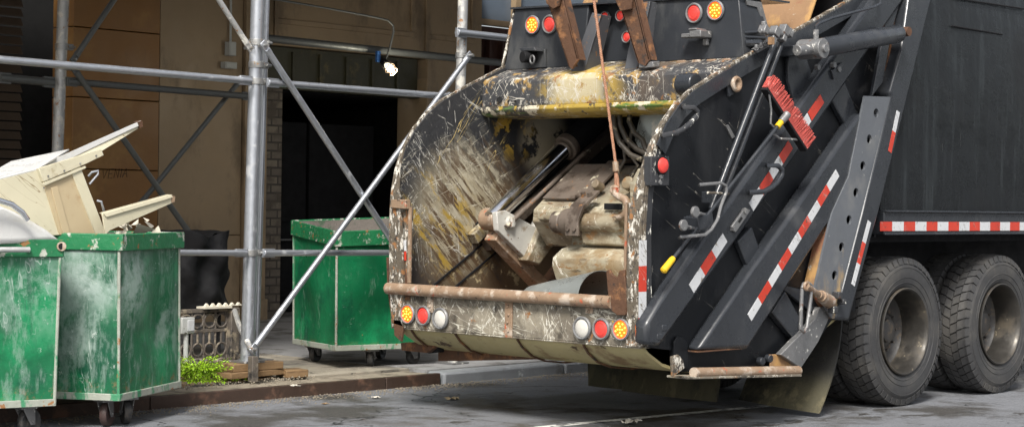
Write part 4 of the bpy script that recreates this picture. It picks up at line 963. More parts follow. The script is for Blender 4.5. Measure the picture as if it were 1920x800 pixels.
# grab handles
def handle(pts, r=.016, m='beam'):
    bb = MB(); bb.tube(pts, r, 12); return bb.build('grab_handle', m, tr)
handle([S(1281, 200, .03), S(1284, 200, .12), S(1301, 203, .14), S(1307, 209, .14), S(1307, 216, .14), S(1294, 232, .14), S(1280, 243, .14), S(1267, 250, .14), S(1245, 253, .13), S(1243, 253, .03)], .019, 'wornband')
handle([S(1440, 309, .11), S(1442, 309, .2), S(1459, 311, .21), S(1466, 318, .21), S(1466, 328, .21), S(1457, 342, .21), S(1447, 351, .21), S(1432, 359, .21), S(1408, 361, .2), S(1406, 361, .11)], .018)
# small side details
b = MB(); b.prism([S(x, y, .06) for x, y in [(1221, 293), (1255, 293), (1255, 348), (1221, 348)]], (0, .015, 0)); b.prism([S(x, y, .058) for x, y in [(1221, 293), (1225, 293), (1225, 348), (1221, 348)]], (0, .06, 0)); mk = b.build('marker_bracket', 'wornband', tr, bevel=.004)
b = MB(); c = S(1240, 310, .062); b.tube([c+Vector((0, -.012, 0)), c], .062, 24); b.build('bezel', 'dark', mk, bevel=.004)
b = MB(); b.lathe([(0, -.034), (.03, -.032), (.045, -.024), (.050, -.012)], c, (0, 1, 0), 20); b.build('red_light', 'redlens', mk)
b = MB()
for (x, y) in ((1238, 331), (1237, 342)): c = S(x, y, .062); b.tube([c+Vector((0, -.01, 0)), c], .014, 10)
b.build('bolt', 'steel', mk)
sp([(1362, 150), (1388, 140), (1391, 166), (1368, 182)], .02, .02, 'boss_plate', 'beam', .004)
b = MB(); b.ring(S(1381, 158, .04), (0, 1, 0), .04, .016); b.tube([S(1381, 158, .03), S(1381, 158, .022)], .035, 16); b.build('socket_ring', 'rustbar', tr)
sp([(1372, 425), (1398, 389), (1408, 394), (1380, 436)], oA+.02, .02, 'latch_plate', 'steel', .005)
b = MB(); b.prism([S(x, y, oA+.022) for x, y in [(1384, 415), (1390, 406), (1393, 409), (1387, 418)]], (0, .002, 0)); b.build('latch_slot', 'void', tr)
for (x, y) in ((1379, 428), (1400, 396), (1536, 126), (1566, 122), (1575, 130)):
    b = MB(); c = S(x, y, oA+.03); b.tube([c, c+Vector((0, .03, 0))], .022, 6); b.build('bolt', 'steel', tr)
sp([(1361, 236), (1366, 234), (1378, 256), (1373, 260)], .012, .012, 'small_plate', 'steel')
sp([(1560, 133), (1579, 117), (1581, 123), (1564, 150)], oA+.02, .02, 'latch_plate', 'beam', .004)
for (x, y) in ((1224, 615), (1243, 614), (1215, 632), (1234, 631), (1213, 600)):
    b = MB(); b.box(S(x, y, oA*.9 if x > 1230 else .02), (.05, .03, .04)); b.build('weld_nut', 'beam', tr, bevel=.006)
b = MB(); a = S(1297, 158, -.25); b.tube([a+Vector((0, -.04, 0)), a+Vector((0, .10, 0))], .075, 20); b.build('hinge_boss', 'beam', tr, bevel=.01)

# ---- bumper
XB = 9.12
def R2(px, py, X=XB): return Rr(px, py, X)
zt, zb = R2(1150, 575).z, R2(1150, 646).z
yr, yl = Y0+.03, YF+.02
b = MB(); b.span((XB, yr, zb), (XB+.02, yl, zt)); b.span((XB, yr, zb-.012), (XB+.12, yl, zb-.001)); bp = b.build('bumper', 'bumper', tr, bevel=.004)
b = MB(); b.span((XB-.004, yr, zt+.001), (XB+.05, yl, zt+.022)); b.build('red_edge', mat('red_edge_paint', (.30, .07, .03), .6, vscale=8, layers=[('noise', (.12, .08, .05), .7, 9, .5, .6, {})]), bp)
b = MB(); c = R2(955, 600); b.span((XB-.012, c.y-.035, zb-.01), (XB-.001, c.y+.035, zt))
for k in range(4): b.tube([(XB-.02, c.y+(.01 if k % 2 else -.01), zb+.04+k*.055), (XB-.01, c.y, zb+.04+k*.055)], .010, 6)
b.build('joint_plate', 'rustbar', bp, bevel=.003)
for px in (808, 1106):
    b = MB(); c = R2(px, 570); b.span((XB-.010, c.y-.03, c.z-.06), (XB-.001, c.y+.03, zt+.0))
    for k in range(3): b.tube([(XB-.018, c.y, c.z-.045+k*.03), (XB-.009, c.y, c.z-.045+k*.03)], .010, 6)
    b.build('bolt_plate', 'rustbar', bp, bevel=.003)
b = MB(); a, c = Rr(727, 540, XB-.03), Rr(1147, 566, XB-.03); b.tube([a, a.lerp(c, .3), a.lerp(c, .7), c], .042, 20); b.build('bumper_tube', 'rustbar', tr)
# hook plate at the tube's right end
b = MB(); P = [(1140, 508), (1146, 504), (1151, 514), (1160, 520), (1165, 507), (1174, 505), (1177, 540), (1177, 590), (1160, 590), (1146, 578), (1143, 545)]
b.prism([Rr(x, y, XB-.02) for x, y in P], (-.02, 0, 0)); b.build('hook_plate', 'rust', tr, bevel=.004)
b = MB(); b.prism([Rr(x, y, XB+.03) for x, y in [(1172, 380), (1182, 380), (1182, 590), (1168, 590)]], (.05, 0, 0)); b.build('guide_strip', 'worn', tr); b = MB(); b.prism([Rr(x, y, XB+.012) for x, y in [(1171, 382), (1175, 382), (1173, 560), (1168, 560)]], (.015, 0, 0)); b.build('guide_strip', 'rustbar', tr, bevel=.003)
# left end bracket column
b = MB(); b.prism([Rr(x, y, XB-.012) for x, y in [(727, 548), (768, 552), (768, 562), (736, 562), (739, 628), (752, 640), (756, 612), (735, 606)]], (.02, 0, 0)); b.build('end_plate', 'rust', tr, bevel=.003)
b = MB(); b.prism([Rr(x, y, XB-.014) for x, y in [(724, 482), (756, 486), (768, 545), (726, 540)]], (.02, 0, 0)); b.build('end_plate', 'rust', tr, bevel=.003)
b = MB(); b.prism([Rr(x, y, XB-.010) for x, y in [(746, 385), (772, 385), (768, 545), (753, 540)]], (.02, 0, 0)); b.build('end_strip', 'worn', tr, bevel=.003)
b = MB(); b.prism([Rr(x, y, XB-.012) for x, y in [(742, 374), (770, 374), (770, 392), (742, 390)]], (-.05, 0, 0)); b.build('stop_block', 'rustbar', tr, bevel=.006)
b = MB(); b.prism([Rr(x, y, XB-.014) for x, y in [(768, 388), (773, 388), (771, 530), (766, 530)]], (-.012, 0, 0)); b.build('rust_strip', 'rustbar', tr)
tp = MB(); 
for k, (x0, y0, x1, y1) in enumerate(((753, 450, 762, 470), (752, 471, 762, 488))):
    tp.prism([Rr(x0, y0, XB-.016), Rr(x1, y0, XB-.016), Rr(x1, y1, XB-.016), Rr(x0, y1, XB-.016)], (-.003, 0, 0), m=k)
tp.build('reflective_tape', ['refwhite', 'refred'], tr)
tp = MB(); tp.prism([Rr(x, y, XB-.022) for x, y in [(1178, 480), (1186, 480), (1185, 530), (1178, 528)]], (-.003, 0, 0)); tp.build('reflective_tape', 'refred', tr)
def light(px, py, X, r, kind, tilt=0, parent=tr):
    c = Rr(px, py, X); ax = Vector((-1, 0, tilt)).normalized()
    bb = MB(); bb.lathe([(r*1.22, 0), (r*1.25, .012), (r*1.15, .022), (r*1.02, .020), (r, .006)], c, ax, 32); bb.lathe([(0, .004), (r*1.2, .004)], c, ax, 32)
    o = bb.build('tail_light', 'bezel', parent)
    bb = MB(); bb.lathe([(0, .021), (r*.5, .019), (r*.9, .013), (r, .007)], c, ax, 32); 
    bb.build('lens', {'amber': 'ambglow', 'red': 'redlens', 'white': 'whitelens'}[kind], o)
    if kind == 'amber':
        u = Vector((0, 1, 0)); v = ax.cross(u); bb = MB()
        for k in range(13):
            q, a_ = (0, 0) if k == 0 else ((.34, k*math.pi*2/4) if k < 5 else (.70, k*math.pi*2/8+.3))
            p = c+ax*(.0225-.006*q)+(u*math.cos(a_)+v*math.sin(a_))*r*q; bb.lathe([(0, .004), (r*.065, .003), (r*.09, -.001)], p, ax, 10)
        bb.build('diode', 'ambdot', o)
    elif kind == 'red':
        bb = MB()
        for q in (.35, .68): bb.lathe([(r*q-.002, .0185-q*.003), (r*q, .0215-q*.003), (r*q+.002, .0185-q*.003)], c, ax, 28)
        bb.build('lens_rib', 'redlens', o)
    return o
for (x, y, k) in ((766, 588, 'amber'), (795, 591, 'red'), (1129, 616, 'red'), (1166, 617, 'amber')): light(x, y, XB-.012, .058, k)
for (x, y) in ((827, 596), (1093, 614)): light(x, y, XB-.012, .062, 'white')
# far side stub under the bumper
b = MB(); b.prism([Rr(x, y, 9.35) for x, y in [(751, 642), (800, 640), (816, 648), (800, 661), (752, 656)]], (.06, 0, 0)); b.build('tow_stub', 'rust', tr, bevel=.005)
b = MB(); b.prism([Rr(x, y, 9.5) for x, y in [(820, 622), (880, 632), (1050, 672), (858, 676), (822, 676)]], (.03, 0, 0)); b.build('belly_bracket', 'rust', tr)
b = MB(); b.prism([Rr(x, y, 9.4) for x, y in [(800, 620), (822, 622), (822, 660), (802, 662)]], (.06, 0, 0)); b.build('belly_bracket', 'dark', tr, bevel=.004)

# ---- hopper belly and floor
bel = [(9.14, .60), (9.22, .54), (9.35, .47), (9.52, .425), (9.75, .40), (10.0, .40), (10.3, .42), (10.7, .48), (11.1, .58), (11.5, .75)]
b = MB(); b.sheet([[Vector((x, Y0+.03+(W-.06)*j/12, z)) for j in range(13)] for x, z in bel], .02, (0, 0, 1)); hb = b.build('hopper_belly', 'belly', tr, smooth=60)
for j, yy in enumerate((7.95, 8.55, 9.15, 9.6)):
    b = MB(); b.sheet([[Vector((x, yy+.22*i*.12+dy, z-.005)) for dy in (0, .016)] for i, (x, z) in enumerate(bel)], .012, (0, 0, -1)); b.build('weld_seam', 'rust', hb)
flo = [(9.15, .87), (9.2, .74), (9.35, .63), (9.6, .58), (9.9, .60), (10.2, .68), (10.6, .85), (10.95, 1.15)]
b = MB(); b.sheet([[Vector((x, Y0+.031+(W-.062)*j/4, z)) for j in range(5)] for x, z in flo], .02, (0, 0, -1)); b.build('hopper_floor', 'rust', tr, smooth=60)
b = MB(); b.span((11.6, Y0+.04, .75), (11.65, YF-.04, 3.2)); b.build('bulkhead', 'dark', tr)
# slide rails on the far wall
def farpx(x, y, dy=.035): return hit(x, y, 1, YF-dy)
for i, (p, q, m) in enumerate((((1092, 228), (880, 448), 'wall_in'), ((1150, 240), (905, 460), 'packbrown'))):
    a, c = farpx(*p), farpx(*q); d = (c-a).normalized(); s = Vector((-d.z, 0, d.x))*.045
    b = MB(); b.prism([a-s, a+s, c+s, c-s], (0, -.07, 0)); b.build('slide_rail', m, tr, bevel=.006)
a, c = farpx(1125, 225), farpx(900, 440); d = (c-a).normalized(); s = Vector((-d.z, 0, d.x))*.10
b = MB(); b.prism([a-s, a+s, c+s, c-s], (0, -.012, 0)); b.build('slide_channel', 'void', tr)
for (p, q) in (((935, 430), (812, 535)), ((958, 448), (850, 540))):
    a, c = farpx(*p, .031), farpx(*q, .031); d = (c-a).normalized(); s = Vector((-d.z, 0, d.x))*.007
    b = MB(); b.prism([a-s, a+s, c+s, c-s], (0, -.010, 0)); b.build('floor_seam', 'dark', tr)

# ---- hood across the top of the hopper
hd = [(10.35, 2.575), (10.02, 2.46), (9.985, 2.43), (9.975, 2.27), (9.985, 2.235)]
y1, y2 = Y0+.032, YF-.032
inner = [(10.35, 2.235)]
b = MB(); b.prism([at(q, y1) for q in hd+inner], (0, y2-y1, 0)); hood = b.build('hood', 'hood', tr, bevel=.012)
b = MB(); b.prism([at(q, y1) for q in [(9.972, 2.245), (9.965, 2.215), (9.985, 2.185), (10.03, 2.17), (10.4, 2.165), (10.4, 2.23), (9.99, 2.233)]], (0, y2-y1, 0)); b.build('hood_lip', 'lip', hood, bevel=.006)
b = MB(); b.tube([Rr(937, 187, 9.978), Rr(937, 187, 9.96)], .022, 16)
for px in (953, 966): b.tube([Rr(px, 190, 9.978), Rr(px, 190, 9.966)], .008, 10)
b.build('hood_hole', 'void', hood)
# ---- light housing box
XH = 10.25
zb_ = 2.54
y0b, y1b = Rr(1395, 110, XH).y, Rr(945, 130, XH).y
y0t, y1t = Rr(1385, 0, XH+.03).y, Rr(965, 18, XH+.03).y
zt_ = Rr(965, 18, XH+.03).z; ztr = Rr(1385, -6, XH+.03).z
ym1, ym2 = Rr(1092, 125, XH).y, Rr(1199, 116, XH).y
def hbox(ya, yb, ya2, yb2, x0, x1, z0, z1, z1b, name, m='box', sl=.03):
    bb = MB(); bb.hexa([(x0, ya, z0), (x1, ya, z0), (x1, yb, z0), (x0, yb, z0), (x0+sl, ya2, z1), (x1, ya2, z1), (x1, yb2, z1b), (x0+sl, yb2, z1b)]); return bb.build(name, m, tr, bevel=.008)
ym1t, ym2t = Rr(1104, 20, XH+.03).y, Rr(1232, 5, XH+.03).y
hbox(y0b, ym2, y0t, ym2t, XH, XH+.3, zb_, ztr, zt_, 'light_housing')
hbox(ym1, y1b, ym1t, y1t, XH, XH+.45, zb_, zt_, zt_, 'light_housing')
hbox(ym2-.02, ym1+.02, ym2t-.02, ym1t+.02, XH+.12, XH+.4, zb_-.02, zt_+.06, zt_+.06, 'light_housing')
b = MB(); b.hexa([(XH+.01, y0t-.03, ztr+.001), (XH+.6, y0t-.03, ztr+.001), (XH+.6, y1t+.03, zt_+.001), (XH+.01, y1t+.03, zt_+.001), (XH+.01, y0t-.03, ztr+.015), (XH+.6, y0t-.03, ztr+.015), (XH+.6, y1t+.03, zt_+.015), (XH+.01, y1t+.03, zt_+.015)]); b.build('housing_lid', 'beam', tr)
b = MB(); b.tube([(XH-.005, y1b+.02, zb_), (XH+.03, y1t+.03, zt_-.1), (XH+.05, y1t+.02, zt_)], .012, 8); b.build('housing_edge', 'worn', tr)
for (x, y, k) in ((1000, 47, 'amber'), (1032, 46, 'red'), (1303, 25, 'red'), (1343, 20, 'amber')): light(x, y, XH-.002+.02*(1-y/130), .058, k, -.06)
for (x, y) in ((1136, 33), (1165, 30), (1196, 27), (1177, 70)): light(x, y, XH+.11, .036, 'red')
b = MB()
for k in range(4): b.span((XH+.095, ym2+.05+k*.14, zb_+.015), (XH+.115, ym2+.14+k*.14, zb_+.04))
b.build('vent_slot', 'void', tr)
# work lamps on the housing
b = MB(); b.prism([Rr(x, y, XH+.003) for x, y in [(992, 96), (1025, 92), (1026, 127), (993, 129)]], (-.02, 0, 0)); b.prism([Rr(x, y, XH-.02) for x, y in [(988, 92), (1016, 90), (1020, 97), (992, 98)]], (-.09, 0, 0)); cb_ = b.build('camera_bracket', 'box', tr, bevel=.005)
b = MB(); c = Rr(1003, 107, XH-.02); b.tube([c, c+Vector((-.10, .03, -.005))], .045, 18); b.tube([c+Vector((-.10, .03, -.005)), c+Vector((-.108, .032, -.005))], [.048, .04], 18); b.build('camera', 'dark', cb_, bevel=.004)
b = MB(); c = Rr(998, 112, XH-.13); b.ring(c, (-1, .3, 0), .03, .007); b.build('lens_ring', 'steel', cb_)
b = MB(); c = Rr(1325, 66, XH); b.box(c+Vector((-.07, 0, 0)), (.13, .10, .05)); b.box(c+Vector((-.08, .02, .032)), (.12, .07, .014)); b.box(c+Vector((-.02, -.01, -.05)), (.03, .04, .05)); b.box(c+Vector((-.06, .10, -.005)), (.08, .10, .03)); b.build('latch', 'steel', tr, bevel=.006)
# gusset fins
for (P, th) in (([(1066, 146), (1093, 142), (1127, 28), (1110, 24)], .02), ([(1169, 138), (1193, 137), (1219, 3), (1196, 5)], .02)):
    a, c, d, e2 = [Rr(x, y, 10.10 if i < 2 else 10.2) for i, (x, y) in enumerate(P)]
    b = MB(); b.prism([a, c, d, e2], (.025, 0, 0)); b.prism([c, d, d+Vector((.12, 0, 0)), c+Vector((.16, 0, 0))], (0, .014, 0)); b.build('gusset', 'gusset', tr, bevel=.003)
# rusty lifting arms
for P in ([(1018, -22), (1050, -22), (1084, 112), (1072, 130), (1066, 124)], [(1152, -20), (1186, -22), (1218, 112), (1210, 124), (1196, 118)]):
    q = [Rr(x, y, 9.99) for x, y in P]; 
    b = MB(); b.prism(q, (.02, 0, 0)); b.prism([q[0], q[4], q[4]+Vector((.09, 0, 0)), q[0]+Vector((.09, 0, 0))], (0, -.014, 0)); b.prism([q[1], q[2], q[2]+Vector((.09, 0, 0)), q[1]+Vector((.09, 0, 0))], (0, .014, 0)); b.build('lifting_arm', 'rust', tr, bevel=.003)
for P in ([(1022, -20), (1056, -20), (1050, 12), (1040, 18), (1028, 8)], [(1152, -10), (1188, -12), (1186, 18), (1166, 22)]):
    b = MB(); b.prism([Rr(x, y, 9.97) for x, y in P], (-.02, 0, 0)); b.build('arm_bracket', 'rust', tr, bevel=.004)
b = MB(); a = Rr(1197, 128, 10.0); b.hexa([a, a+Vector((.08, 0, .01)), a+Vector((.08, -.13, .01)), a+Vector((0, -.13, 0)), a+Vector((0, 0, .04)), a+Vector((.08, 0, .05)), a+Vector((.08, -.13, .05)), a+Vector((0, -.13, .04))]); b.build('hinge_plate', 'steel', tr, bevel=.005)
# rib row behind the hood
b = MB()
for k in range(4): 
    c = Rr(1278+k*28, 118-k*1.0, XH-.04); b.box(c+Vector((0, 0, 0)), (.03, .07, .035))
b.build('weld_tab', 'rustbar', tr, bevel=.006)
# rusty back slope, stub and clutter right of the housing
b = MB(); b.sheet([[Vector((x, y, z)) for y in (y1, (y1+y2)/2, y2)] for x, z in ((10.35, 2.5), (10.7, 2.66), (10.95, 2.78), (11.15, 3.15), (11.35, 3.6), (11.7, 3.7))], .02, (0, 0, 1)); b.build('tailgate_top', 'rustplate', tr)
b = MB(); P = [S(x, y, -.12) for x, y in [(1400, 0), (1428, 4), (1440, 48), (1432, 50), (1420, 14), (1402, 10)]]; b.prism(P, (0, .03, 0)); b.build('guide_loop', 'steel', tr, bevel=.004)
b = MB(); c = S(1398, 55, -.2); b.ring(c, (0, 1, 0), .05, .018); b.build('eye', 'dark', tr)
for (p, q, r) in (((1395, 62), (1450, 58), .012), ((1395, 70), (1440, 72), .012), ((1395, 82), (1425, 82), .03)):
    b = MB(); b.tube([S(*p, -.1), S(*q, -.05)], r, 8); b.build('hydraulic_pipe', 'beam', tr)
# winch rope and hook
b = MB(); a, c = Rr(1111, -20, 9.96), Rr(1154, 303, 9.88); n_ = 90; d = (c-a)
sd = Vector((0, 1, 0))
for s_ in range(3):
    pts = []
    for i in range(n_+1):
        t = i/n_; ph = t*150+s_*2*math.pi/3; pts.append(a+d*t+Vector((math.cos(ph)*.006, math.sin(ph)*.006, 0)))
    b.tube(pts, .0065, 6)
rope = b.build('winch_rope', 'rope', tr)
b = MB(); e1 = Rr(1155, 322, 9.88); b.tube([c, e1], [.022, .024], 12); b.build('ferrule', 'rustbar', rope, bevel=.003)
b = MB(); e2 = Rr(1157, 356, 9.88)
b.tube([e1, e2+Vector((0, .01, 0))], .013, 8); b.tube([e1, e1+Vector((0, -.015, -.05)), e2+Vector((0, -.012, 0))], .011, 8); b.build('thimble', 'rope', rope)
b = MB(); P = [(1155, 350), (1152, 362), (1160, 368), (1172, 374), (1178, 386), (1174, 400), (1163, 408), (1152, 405)]
b.tube([Rr(x, y, 9.86) for x, y in P], [.022, .026, .028, .030, .030, .028, .022, .010], 12); b.ring(Rr(1152, 356, 9.86), (1, .3, 0), .026, .011); b.build('hook', 'rustbar', rope)

# ---- packer blade, shaft, arms and cylinder inside the hopper
ys = Y0+.06
def yx(px, X, py=420): return Rr(px, py, X).y
def xz(P, ya, yb, name, m, bevel=.006, parent=tr):
    bb = MB(); bb.prism([at(q, ya) for q in P], (0, yb-ya, 0)); return bb.build(name, m, parent, bevel=bevel)
xz([(10.04, 1.38), (10.05, 1.47), (10.13, 1.53), (10.52, 1.80), (10.95, 1.82), (10.95, 1.2), (10.2, 1.2)], ys, yx(1008, 10.1), 'packer_blade', 'packer', .008)
xz([(10.125, 1.545), (10.50, 1.805), (10.49, 1.822), (10.115, 1.56)], yx(1090, 10.2), yx(1012, 10.1)-.01, 'cover_plate', 'packbrown', .003)
xz([(10.125, 1.56), (10.50, 1.825), (10.62, 1.835), (10.62, 1.86), (10.49, 1.845), (10.115, 1.58)], yx(1120, 10.2), yx(1091, 10.2), 'cover_rib', 'packbrown', .003)
xz([(10.04, 1.38), (9.99, 1.40), (9.985, 1.46), (10.05, 1.50), (10.13, 1.50), (10.13, 1.38)], yx(1175, 10.0), yx(1010, 10.0), 'packer_edge', 'packer', .006)
y_a, y_b = yx(1172, 9.95), yx(1043, 9.95)
b = MB(); b.tube([(9.95, y_a, 1.385), (9.95, y_b, 1.385)], .068, 24); b.build('cross_shaft', 'packer', tr)
b = MB(); b.tube([(9.95, yx(1058, 9.95), 1.385), (9.95, y_b+.005, 1.385)], .082, 24); b.tube([(9.95, yx(1094, 9.95), 1.385), (9.95, yx(1062, 9.95), 1.385)], .10, 24); b.build('shaft_collar', 'packbrown', tr, bevel=.01)
sy0, sy1 = yx(1090, 9.86), yx(1066, 9.86)
st = xz([(9.842, 1.29), (9.838, 1.40), (9.90, 1.49), (10.06, 1.60), (10.06, 1.62), (9.88, 1.51), (9.822, 1.41), (9.825, 1.29)], sy0, sy1, 'clamp_strap', 'packbrown', .003)
b = MB()
for t_ in (.25, .75):
    yy = sy0+(sy1-sy0)*t_
    b.tube([(9.99, yy, 1.57), (9.975, yy, 1.605)], .022, 6)
    b.tube([(9.824, yy, 1.34), (9.808, yy, 1.34)], .017, 8)
b.build('bolt', 'packbrown', st)
xz([(10.06, 1.33), (10.04, 1.22), (9.93, 1.19), (9.84, 1.13), (9.83, 1.07), (9.93, .86), (10.1, .66), (10.5, .7), (10.6, 1.3)], ys, yx(1038, 9.85, 480), 'blade_face', 'packer', .006)
xz([(9.93, 1.34), (9.95, 1.23), (10.05, 1.21), (10.12, 1.36)], ys, yx(1092, 9.95), 'shaft_shelf', 'packer', .01)
for (px, py, s_) in ((1188, 350, .05), (1128, 352, .035)):
    b = MB(); c = Rr(px, py, 10.2); b.tube([c, c+Vector((-.08, 0, .03))], s_, 14); b.build('boss', 'packer', tr, bevel=.008)
b = MB(); c = Rr(1150, 387, 9.975); b.box(c, (.02, .16, .045)); b.build('nameplate', 'dark', tr, bevel=.004)
# drive arm in white
ya = 9.37
Q = lambda px, py, y=ya: hit(px, py, 1, y)
b = MB(); b.prism([Q(*p) for p in [(931, 398), (948, 394), (1002, 424), (1014, 398), (1030, 391), (1044, 395), (1040, 440), (1006, 494), (990, 488), (934, 432)]], (0, .05, 0)); b.build('drive_arm', 'armwhite', tr, bevel=.006)
b = MB(); b.prism([Q(*p, 9.32) for p in [(1026, 398), (1044, 391), (1052, 398), (1050, 446), (1012, 497), (988, 488), (1000, 462), (1016, 424)]], (0, .12, 0)); b.build('drive_arm_box', 'packer', tr, bevel=.012)
b = MB(); a, c = Q(912, 440, 9.54), Q(1008, 540, 9.54); d = (c-a).normalized(); s = Vector((-d.z, 0, d.x))*.045
b.prism([a-s, a+s, c+s, c-s], (0, -.12, 0)); b.build('arm_channel', 'rustbar', tr, bevel=.006)
a, c = Q(1012, 540, 9.45), Q(1045, 600, 9.3)
# pivot eye
b = MB(); p = Q(928, 411, 9.47); b.tube([p+Vector((0, -.05, 0)), p+Vector((0, .10, 0))], .085, 24); b.build('pivot_eye', 'rustbar', tr, bevel=.01)
b = MB(); b.tube([p+Vector((.05, -.13, -.02)), p+Vector((.05, -.10, -.02))], .045, 20); b.box(p+Vector((.05, -.136, -.02)), (.03, .02, .07)); b.build('pivot_pin', 'armwhite', tr, bevel=.004)
# hydraulic cylinder
yc = 9.45
a, c = hit(922, 410, 1, yc), hit(1060, 278, 1, yc); d = (c-a).normalized()
b = MB(); b.tube([a, c], .066, 28); b.build('piston_rod', 'chrome', tr)
b = MB(); b.tube([c-d*.01, c+d*.06], .105, 24); b.tube([c-d*.04, c-d*.01], .078, 24); b.build('cylinder_gland', 'packbrown', tr, bevel=.01)
b = MB(); b.tube([c+d*.05, c+d*1.3], .095, 24); b.build('packing_cylinder', 'dark', tr)
b = MB(); a2, c2 = a+Vector((.05, -.10, -.06)), c+Vector((.1, -.12, -.03)); b.tube([a2, c2], .018, 10); b.build('side_pipe', 'packbrown', tr)
# hoses and dark clutter
for k, P in enumerate(([(1150, 205), (1152, 240), (1162, 268), (1182, 290), (1205, 300)], [(1160, 200), (1163, 235), (1175, 262), (1195, 280), (1215, 290)], [(1182, 200), (1180, 228), (1190, 250), (1205, 262), (1218, 300)], [(1185, 240), (1178, 285), (1196, 310), (1180, 340), (1192, 362)], [(1168, 262), (1172, 300), (1160, 320), (1158, 340)])):
    b = MB(); b.tube([Rr(x, y, 10.18+.03*k) for x, y in P], .020 if k < 3 else .013, 10); b.build('hose', 'hose', tr)
b = MB(); P = [Rr(x, y, 10.3) for x, y in [(1200, 215), (1245, 205), (1245, 290), (1215, 310), (1190, 262)]]; b.prism(P, (.03, 0, 0)); b.build('shield_plate', 'sheet', tr)
b = MB(); P = [Rr(x, y, 10.05) for x, y in [(1180, 345), (1196, 316), (1204, 316), (1206, 398), (1182, 398)]]; b.prism(P, (.03, 0, 0)); b.build('guide_plate', 'packer', tr, bevel=.006)

# ---- truck body
xb0, xb1 = 11.93, 20.0
zr = S(1800, 397, .05).z
b = MB(); N = 14; prof = []
for z, dy in ((zr, 0), (2.4, -.006), (3.0, .0), (3.4, .03), (3.7, .10), (3.85, .2)): prof.append((z, dy))
rows = [[Vector((xb0+(xb1-xb0)*j/24, Y0+.02+dy+.006*math.sin(j*1.7+z*3), z)) for j in range(25)] for z, dy in prof]; b.sheet(rows, .02, (0, 1, 0))
b.span((xb0, Y0+.25, 3.83), (xb1, YF-.25, 3.87)); b.span((xb0+.01, YF-.03, zr), (xb1, YF, 3.8)); b.span((xb0-.02, Y0+.05, 1.3), (xb0, YF-.02, 3.8)); b.span((xb1-.03, Y0+.05, zr), (xb1, YF-.02, 3.8))
b.build('body', 'body', tr, smooth=60)
b = MB()
for (p, q) in (((1785, 49), (1879, 65)), ((1795, -2), (1925, 18))):
    a, c = S(*p, -.012), S(*q, -.012); b.tube([a, c], .007, 6)
b.build('weld_line', 'dark', tr)
zr2 = S(1800, 438, .06).z
b = MB(); b.span((xb0-.05, Y0-.07, zr-.008), (xb1, Y0+.1, zr+.006)); b.span((xb0-.05, Y0-.05, zr2), (xb1, Y0+.08, zr-.009)); b.span((xb0-.05, Y0-.066, zr2-.006), (xb1, Y0-.051, zr2+.008)); b.build('side_rail', 'beam', tr, bevel=.004)
a = S(1650, 424, .053); b = MB(); x = a.x; k = 0
hw = .035
while x < xb1-.2:
    b.hexa([(x, Y0-.053, a.z-hw), (x+.165, Y0-.053, a.z-hw), (x+.165, Y0-.053, a.z+hw), (x, Y0-.053, a.z+hw), (x, Y0-.056, a.z-hw), (x+.165, Y0-.056, a.z-hw), (x+.165, Y0-.056, a.z+hw), (x, Y0-.056, a.z+hw)], (k+1) % 2); x += .165; k += 1
b.build('reflective_tape', ['refwhite', 'refred'], tr)
b = MB(); b.span((11.7, Y0+.55, .62), (xb1, Y0+.75, 1.3)); b.span((11.7, YF-.75, .62), (xb1, YF-.55, 1.3)); b.span((11.7, Y0+.1, 1.26), (xb1, YF-.05, zr2+.02)); b.span((11.9, Y0+.3, .5), (12.2, YF-.3, .62)); b.build('chassis', 'dark', tr)
for x in (12.31, 13.80):
    b = MB(); b.tube([(x, Y0+.35, .575), (x, YF-.2, .575)], .09, 14); b.lathe([(.0, -.2), (.14, -.17), (.2, 0), (.14, .17), (0, .2)], (x, (Y0+YF)/2, .575), (0, 1, 0), 20); b.build('axle', 'dark', tr)

